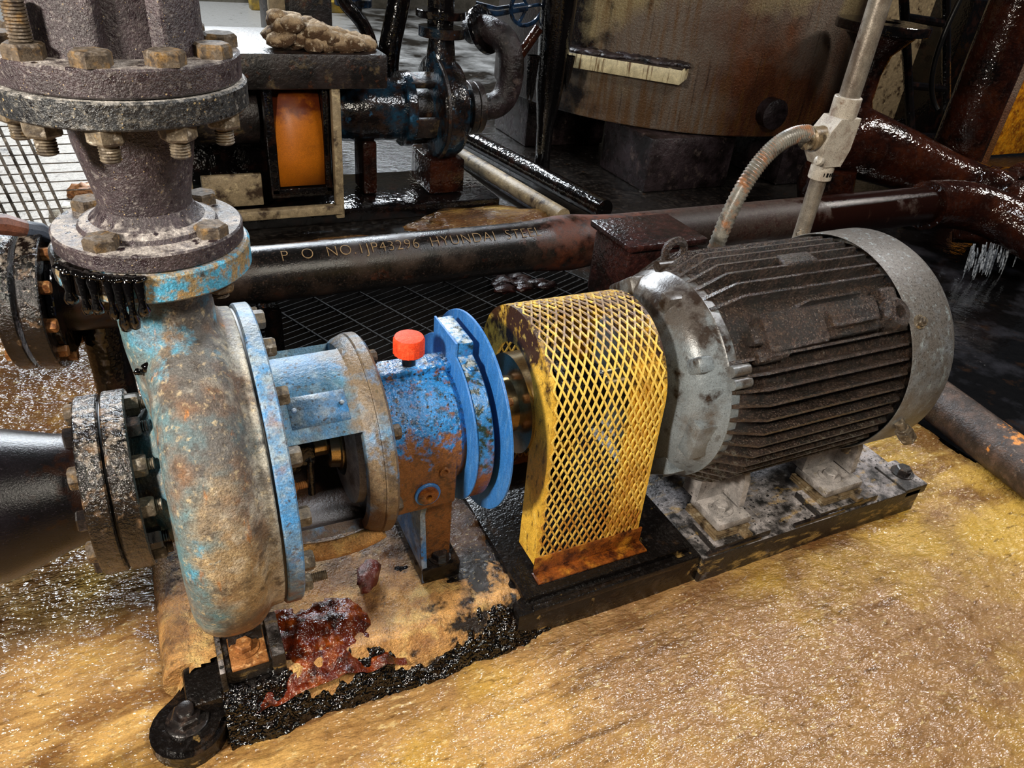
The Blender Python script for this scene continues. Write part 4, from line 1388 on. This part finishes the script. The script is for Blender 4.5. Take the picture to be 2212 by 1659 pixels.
# leaning bar mesh at the far left
lm = thing('leaning_bar_mesh', 'steel bar mesh panel leaning at the left behind the tarry flange', 'mesh panel', (-0.6, 1.6, -0.5))
lb = mesh(a_tube(bmesh.new(), [(0.10, 0, -0.45), (-0.055, 0.1, 0.36)], 0.0055, 6), 'lean_bar', 0)
lr = mesh(a_tube(bmesh.new(), [(-0.55, 0, 0), (0.12, 0.0, 0)], 0.0022, 5), 'lean_rod', 0)
for i in range(14):
    link('mesh_bar', lb, 'mesh_steel', lm, T(-0.295 - i * 0.034, 1.58, 0.0))
for i in range(26):
    z = -0.43 + i * 0.031
    link('mesh_rod', lr, 'mesh_steel', lm, T(-0.27 - (z) * 0.19, 1.59 + 0.1 * (z + 0.45) / 0.81, z))
# pale debris on the white floor
for k, (x, y, sx, sy, sz, m, t_) in enumerate(((-0.32, 3.0, 0.13, 0.09, 0.05, 'white_debris', 'pale broken lump on the white floor beside the bar mesh'), (-0.20, 2.75, 0.16, 0.06, 0.03, 'white_debris', 'flat pale scrap on the white floor behind the reducer'), (-0.28, 3.35, 0.1, 0.07, 0.05, 'rust_nut', 'brown lump on the white floor behind the reducer'))):
    bm = bmesh.new()
    blob(bm, (x, y, -0.55), (sx, sy, sz), 0.5, 8, 3, k)
    tag(obj('floor_debris', bm, m, smooth=179), t_, 'debris')

# ---------------------------------------------------------------- second pump behind
P2Y, P2Z = 2.95, -0.03
p2 = thing('background_pump', 'dark blue grimy pump behind the long pipe, next to the orange guard', 'pump', (1.4, P2Y, -0.5))
MB = T(0, P2Y, P2Z) @ RX
bm = bmesh.new()
a_lathe(bm, [(0.05, 0.98), (0.15, 1.0), (0.165, 1.06), (0.17, 1.40), (0.16, 1.43)], MB, 48)
obj('bearing_body', bm, 'back_blue', p2)
bm = bmesh.new()
a_annulus(bm, 0.1, 0.205, 1.40, 1.455, MB, 56, 0.004)
obj('bracket_ring', bm, 'back_blue', p2)
bm = bmesh.new()
a_lathe(bm, [(0.11, 1.44), (0.11, 1.6)], MB, 32)
for a in (20, 110, 200, 290):
    a_box(bm, (1.52, -0.185, 0), (0.17, 0.03, 0.12), T(0, P2Y, P2Z) @ rot(a, 'X'), bev=0.006)
obj('bracket_arms', bm, 'background_grime', p2)
bm = bmesh.new()
a_lathe(bm, [(0.20, 1.575), (0.27, 1.59), (0.285, 1.63), (0.285, 1.69), (0.26, 1.74), (0.2, 1.765), (0.12, 1.79), (0.12, 1.82)], MB, 64)
obj('volute_casing', bm, 'back_blue', p2)
bm = bmesh.new()
a_annulus(bm, 0.28, 0.293, 1.60, 1.62, MB, 64, 0.003)
obj('casing_flange', bm, 'background_grime', p2)
bm = bmesh.new()
a_annulus(bm, 0.06, 0.155, 1.815, 1.855, MB, 48, 0.003)
a_annulus(bm, 0.06, 0.15, 1.862, 1.90, MB, 48, 0.003)
obj('suction_flange', bm, 'background_grime', p2)
bm = bmesh.new()
a_tube(bm, [(1.65, P2Y, 0.2), (1.65, P2Y, 0.36)], [0.09, 0.07], 24)
a_lathe(bm, [(0.13, 0.36), (0.13, 0.41)], T(1.65, P2Y, 0), 36)
obj('outlet', bm, 'back_blue', p2)
bm = bmesh.new()
a_box(bm, (1.65, P2Y, -0.385), (0.22, 0.34, 0.2), bev=0.01)
obj('foot', bm, 'wet_brown', p2)
bm = bmesh.new()
a_box(bm, (1.2, P2Y, -0.335), (0.08, 0.2, 0.3), bev=0.01)
obj('foot', bm, 'wet_brown', p2)
bm = bmesh.new()
a_lathe(bm, [(0.15, 0.1), (0.155, 0.12), (0.155, 0.6), (0.05, 0.62)], MB, 40)
obj('drive_motor', bm, 'background_grime', p2)
bm = bmesh.new()
a_box(bm, (1.0, P2Y, -0.53), (1.9, 0.60, 0.08), bev=0.01)
tag(obj('background_baseplate', bm, 'wet_black'), 'wet black plinth under the grimy background pump', 'plinth')
# suction elbow
el = thing('suction_elbow', 'brown pipe elbow rising from the background pump', 'pipe', (2.0, P2Y, -0.05))
bm = bmesh.new()
a_tube(bm, [(1.902, P2Y, P2Z)] + bez((1.93, P2Y, P2Z), (2.07, P2Y, P2Z), (2.10, P2Y, 0.05), (2.10, P2Y, 0.18)) + bez((2.10, P2Y, 0.2), (2.10, P2Y, 0.36), (2.0, P2Y + 0.1, 0.42), (1.93, P2Y + 0.25, 0.36), 10), 0.078, 24)
obj('elbow_pipe', bm, 'dirty_block', el)
bm = bmesh.new()
a_annulus(bm, 0.05, 0.14, 0, 0.03, T(1.97, P2Y + 0.17, 0.37) @ rot(60, 'X') @ rot(30, 'Y'), 36, 0.003)
obj('elbow_flange', bm, 'wet_black', el)
bm = bmesh.new()
a_tube(bm, [(2.09, P2Y - 0.02, 0.2), (2.25, P2Y - 0.02, 0.42)], 0.03, 12)
obj('side_branch', bm, 'wet_brown', el)
# cover box with debris on top
cb = thing('grimy_cover_box', 'grimy box cover with debris on top above the orange guard', 'cover', (0.75, 3.0, 0.16))
bm = bmesh.new()
a_box(bm, (0.72, 2.95, 0.245), (1.0, 0.75, 0.165), bev=0.012)
obj('cover', bm, 'background_grime', cb)
bm = bmesh.new()
for i in range(80):
    t = random.random()
    blob(bm, (0.70 + 0.46 * t, 2.64 + random.uniform(-0.02, 0.14), 0.34 + (0.13 * (1 - t) ** 0.8) * random.uniform(0.2, 1.0)), (0.055, 0.055, 0.04), 0.35, 9, 2, i * 2.3)
tag(obj('fluffy_debris', bm, 'fluff', smooth=179), 'pale crusty heap of debris on the grimy box cover', 'debris', kind='stuff')
bm = bmesh.new()
a_box(bm, (0.60, 3.25, -0.18), (1.0, 0.04, 0.72), bev=0.006)
obj('added_dark_backing', bm, 'wet_black', cb)  # added dark backing, hides the bright floor reflection behind the stand
# stand with posts
fr = thing('cream_stand', 'dirty cream steel stand with posts around the orange guard', 'stand', (0.6, 2.6, -0.5))
for nm, c, s in (('post', (0.955, 2.62, -0.16), (0.045, 0.05, 0.72)), ('post', (0.20, 2.62, -0.16), (0.045, 0.05, 0.72)), ('rail', (0.575, 2.60, -0.465), (0.78, 0.05, 0.05)), ('panel', (0.42, 2.72, -0.37), (0.3, 0.03, 0.17))):
    bm = bmesh.new()
    a_box(bm, c, s, bev=0.006)
    obj(nm, bm, 'cream_post', fr)
og = thing('orange_guard', 'orange coupling guard with black border inside the cream stand', 'guard', (0.8, 2.75, -0.4))
bm = bmesh.new()
V = []
for (y, z) in ((2.80, 0.14), (2.73, 0.09), (2.69, -0.02), (2.675, -0.12), (2.675, -0.20), (2.685, -0.35)):
    V.append([bm.verts.new((x, y, z)) for x in (0.655, 0.895)])
for A, B in zip(V, V[1:]):
    bm.faces.new((A[0], A[1], B[1], B[0]))
pn = obj('panel', bm, 'orange_paint', og)
so = pn.modifiers.new('thick', 'SOLIDIFY')
so.thickness = 0.01
for c, s in (((0.63, 2.70, -0.12), (0.045, 0.08, 0.54)), ((0.915, 2.70, -0.12), (0.035, 0.08, 0.54)), ((0.775, 2.69, -0.385), (0.33, 0.06, 0.05))):
    bm = bmesh.new()
    a_box(bm, c, s, bev=0.006)
    obj('border', bm, 'wet_black', og)

# pipes and valves over the second pump
def vpipe(name, label, pts, r, m, flz=(), fr_=None, cat='pipe'):
    t_ = thing(name, label, cat, pts[0])
    bm = bmesh.new()
    a_tube(bm, pts, r, 20)
    obj('pipe', bm, m, t_)
    for (x, y, z) in flz:
        bm = bmesh.new()
        a_annulus(bm, r * 0.6, fr_ or r * 1.8, -0.02, 0.02, T(x, y, z), 32, 0.003)
        obj('flange', bm, m, t_)
    return t_


vpipe('riser_pipe', 'wet black vertical pipe with flange standing on the background pump', [(1.66, 3.0, 0.412), (1.66, 3.0, 0.95)], 0.075, 'wet_black', [(1.66, 3.0, 0.47)], 0.14)
vpipe('hanging_pipe', 'black curved pipe hanging left of the flanged riser', bez((1.47, 3.3, 0.9), (1.62, 3.3, 0.5), (1.42, 3.3, 0.35), (1.45, 3.3, 0.05)), 0.065, 'wet_black')
vpipe('crooked_pipe', 'black bent pipe beside the white floor, over the box cover', bez((1.20, 3.4, 0.5), (1.25, 3.4, 0.38), (1.36, 3.4, 0.42), (1.40, 3.4, 0.1)), 0.04, 'wet_black')
vv = vpipe('small_valve', 'small dark blue valve hanging over the box cover', [(1.30, 3.5, 0.40), (1.30, 3.5, 0.9)], 0.05, 'valve_blue', [(1.30, 3.5, 0.45), (1.30, 3.5, 0.58)], 0.11, 'valve')
hw = thing('blue_handwheel', 'blue valve handwheel at the top above the brown elbow', 'handwheel', (2.30, 3.2, 0.4))
bm = bmesh.new()
pts = [(2.30 + 0.11 * cos(t / 28 * 2 * pi), 3.2 - 0.03 * sin(t / 28 * 2 * pi), 0.50 + 0.11 * sin(t / 28 * 2 * pi)) for t in range(29)]
a_tube(bm, pts, 0.013, 10, cap=False)
obj('rim', bm, 'valve_blue', hw)
for a in (10, 130, 250):
    bm = bmesh.new()
    a_tube(bm, [(2.30, 3.2, 0.5), (2.30 + 0.11 * cos(radians(a)), 3.2 - 0.03 * sin(radians(a)), 0.5 + 0.11 * sin(radians(a)))], 0.010, 8)
    obj('spoke', bm, 'valve_blue', hw)
bm = bmesh.new()
a_tube(bm, [(2.30, 3.2, 0.5), (2.12, 3.25, 0.46), (2.0, 3.3, 0.46)], [0.025, 0.03, 0.05], 12)
obj('stem', bm, 'valve_blue', hw)
ct = thing('tarred_column', 'tar-covered black column with drips left of the brown tank', 'column', (2.46, 3.1, -0.5))
bm = bmesh.new()
a_tube(bm, [(2.47, 3.1, -0.55), (2.465, 3.1, -0.38), (2.46, 3.1, -0.2), (2.46, 3.1, 0.05), (2.46, 3.1, 0.9)], [0.06, 0.05, 0.055, 0.09, 0.13], 16)
for i in range(14):
    x = 2.46 + random.uniform(-0.2, 0.12)
    l = random.uniform(0.1, 0.35)
    a_tube(bm, [(x, 3.05, 0.25), (x, 3.05, 0.25 - l * 0.8), (x, 3.05, 0.25 - l)], [0.03, 0.014, 0.003], 8)
obj('tar_coat', bm, 'tar_drop', ct)
# shelf posts at the top (pale post)
bm = bmesh.new()
a_box(bm, (1.12, 4.3, 0.2), (0.42, 0.3, 1.5), bev=0.01)
tag(obj('brown_cabinet', bm, 'background_grime'), 'dark brown cabinet behind the box cover at the top', 'cabinet')
bm = bmesh.new()
a_box(bm, (0.96, 4.1, 0.2), (0.1, 0.08, 1.5), bev=0.01)
tag(obj('pale_post', bm, 'cream_post'), 'pale upright post beside the dark cabinet at the top', 'post')

# ---------------------------------------------------------------- tank
TCX, TCY, TR, TZ = 4.05, 4.05, 1.40, -0.19
tk = thing('brown_tank', 'large rust-brown round tank with tan streaks on dark plinths', 'tank', (TCX, TCY, TZ))
bm = bmesh.new()
a_lathe(bm, [(TR - 0.05, TZ), (TR - 0.01, TZ), (TR, TZ + 0.012), (TR, TZ + 2.3)], T(TCX, TCY, 0), 128)
obj('shell', bm, 'tank_skin', tk, 40)
ang = math.atan2(2.88 - TCY, 2.77 - TCX)
MT = T(TCX, TCY, 0) @ Matrix.Rotation(ang, 4, 'Z')
bm = bmesh.new()
a_box(bm, (TR + 0.06, 0.0, 0.195), (0.26, 0.82, 0.09), MT, bev=0.006)
shf = obj('bracket_shelf', bm, 'cream_paint', tk)
bm = bmesh.new()
for i in range(22):
    blob(bm, (MT @ Vector((TR + 0.06 + random.uniform(-0.08, 0.06), -0.38 + 0.76 * i / 21, 0.245))), (0.06, 0.06, 0.022), 0.5, 10, 2, i)
obj('shelf_dirt', bm, 'dirty_block', shf, 179)
for (x, y) in ((3.45, 3.05), (4.6, 3.0), (3.1, 4.2)):
    bm = bmesh.new()
    a_box(bm, (x, y, -0.385), (0.72, 0.6, 0.37), bev=0.02)
    obj('plinth', bm, 'dirty_block', tk)
bm = bmesh.new()
a_lathe(bm, [(0.10, 0), (0.10, 0.1), (0.08, 0.11)], MT @ rot(43, 'Z') @ T(TR - 0.02, 0, -0.02) @ RX, 24)
obj('side_nozzle', bm, 'dirty_block', tk)

# shiny floor pipe beneath the tank
rp2 = thing('shiny_floor_pipe', 'wet shiny pipe lying on the floor left of the tank plinth', 'pipe', (2.4, 3.0, -0.5))
bm = bmesh.new()
a_tube(bm, [(2.16, 4.3, -0.46), (2.45, 2.25, -0.46)], 0.062, 24)
obj('pipe', bm, 'wet_black', rp2)
bm = bmesh.new()
a_tube(bm, [(1.98, 4.2, -0.5), (2.20, 2.3, -0.5)], 0.05, 20)
tag(obj('thin_floor_pipe', bm, 'cream_post'), 'thin crusted pipe lying beside the shiny floor pipe', 'pipe')
# yellow puddle of slime
bm = bmesh.new()
blob(bm, (1.72, 2.40, -0.535), (0.42, 0.22, 0.035), 0.35, 6, 4, 5)
blob(bm, (0.85, 2.25, -0.54), (0.35, 0.1, 0.03), 0.35, 6, 4, 8)
tag(obj('yellow_puddle', bm, 'slime', smooth=179), 'yellow slime puddle on the floor under the background pump', 'slime', kind='stuff')

# ---------------------------------------------------------------- right side pipes
br = thing('wet_branch_pipe', 'wet dark-brown branch pipe with tall flanged stub right of the tank', 'pipe', (4.4, 2.1, -0.5))
bm = bmesh.new()
a_tube(bm, [(3.95, 2.15, -0.10), (4.2, 2.1, -0.08), (4.5, 1.95, -0.16), (4.75, 1.75, -0.24), (5.0, 1.5, -0.30)], [0.16, 0.22, 0.19, 0.16, 0.15], 28)
obj('branch', bm, 'wet_brown', br)
bm = bmesh.new()
a_lathe(bm, [(0.13, 0.05), (0.10, 0.1), (0.085, 0.14), (0.085, 0.3), (0.11, 0.42), (0.21, 0.53), (0.21, 0.55)], T(4.35, 2.3, 0.0), 32)
obj('stub', bm, 'wet_brown', br)
bm = bmesh.new()
a_annulus(bm, 0.1, 0.285, 0.55, 0.605, T(4.35, 2.3, 0), 48, 0.004)
obj('stub_flange', bm, 'wet_black', br)
bm = bmesh.new()
a_lathe(bm, [(0.13, -0.2), (0.18, -0.05), (0.16, 0.08)], T(4.0, 2.05, -0.3), 24)
obj('valve_base', bm, 'wet_brown', br)
cl = thing('brown_column', 'thick wet brown pipe column at the right edge', 'column', (5.2, 2.05, -0.5))
bm = bmesh.new()
a_tube(bm, [(5.20, 2.05, -0.55), (5.20, 2.05, 1.6)], 0.17, 40)
obj('pipe', bm, 'wet_brown', cl)
bm = bmesh.new()
a_tube(bm, [(5.52, 2.14, -0.55), (5.52, 2.14, 1.6)], 0.12, 40)
tag(obj('brown_post', bm, 'tank_skin'), 'matt brown post behind the wet brown column', 'post')
bm = bmesh.new()
a_box(bm, (7.3, 3.0, -0.15), (1.5, 0.06, 0.8), bev=0.01)
tag(obj('amber_sheet', bm, 'amber_panel'), 'amber yellow sheet behind the brown column at the right edge', 'sheet')
bv_ = thing('corner_valve', 'dark tarry valve body at the right edge above the splash', 'valve', (4.75, 1.3, -0.5))
bm = bmesh.new()
blob(bm, (4.78, 1.30, -0.28), (0.34, 0.28, 0.25), 0.35, 7, 4, 4)
obj('body', bm, 'wet_brown', bv_, 179)
bm = bmesh.new()
a_annulus(bm, 0.08, 0.24, -0.03, 0.03, T(4.72, 1.12, -0.25) @ rot(70, 'Y') @ rot(20, 'X'), 36, 0.004)
obj('flange', bm, 'wet_black', bv_)
# splash of water
bm = bmesh.new()
for i in range(60):
    x = 4.12 + random.uniform(0, 0.34)
    y = 1.02 + random.uniform(-0.05, 0.05)
    zt = -0.36 + random.uniform(-0.06, 0.02)
    l = random.uniform(0.05, 0.17)
    a_tube(bm, [(x, y, zt), (x + 0.005, y - 0.01, zt - l * 0.6), (x + 0.006, y - 0.015, max(-0.553, zt - l))], [0.003, 0.005, 0.002], 5)
tag(obj('water_splash', bm, 'splash_water'), 'thin strands of falling water at the right edge', 'water', kind='stuff')
# ladder
ld = thing('black_ladder', 'black steel ladder standing behind the wet branch pipe', 'ladder', (6.0, 3.0, -0.5))
for (xa, xb) in ((6.10, 5.34), (6.55, 5.82)):
    bm = bmesh.new()
    a_tube(bm, [(xa, 3.0, -0.55), (xb - 0.35, 3.0, 1.2)], 0.035, 8)
    obj('rail', bm, 'wet_black', ld)
for z in (-0.34, 0.07, 0.56, 1.0):
    k = (z + 0.55) / 1.75
    x0 = 6.10 + (4.99 - 6.10) * k
    x1 = 6.55 + (5.47 - 6.55) * k
    bm = bmesh.new()
    a_tube(bm, [(x0, 3.0, z), (x1, 3.0, z - 0.03)], 0.03, 8)
    obj('rung', bm, 'wet_black', ld)
vpipe('hanging_cable', 'black cable looping down beside the ladder', bez((5.75, 2.8, 1.0), (5.5, 2.8, 0.3), (5.7, 2.8, 0.05), (5.75, 2.7, -0.05)), 0.02, 'black_cable', cat='cable')
bm = bmesh.new()
a_box(bm, (6.6, 4.2, 0.25), (1.3, 0.08, 1.6), rot(0, 'Z'), bev=0.01)
tag(obj('cream_board', bm, 'cream_post'), 'cream board standing behind the ladder', 'board')
bm = bmesh.new()
a_box(bm, (7.6, 4.0, 0.0), (0.8, 0.5, 1.3), bev=0.02)
tag(obj('dark_locker', bm, 'wet_black'), 'dark box right of the cream board behind the ladder', 'box')

for o in bpy.data.objects:
    if '_base' in o:
        del o['_base']
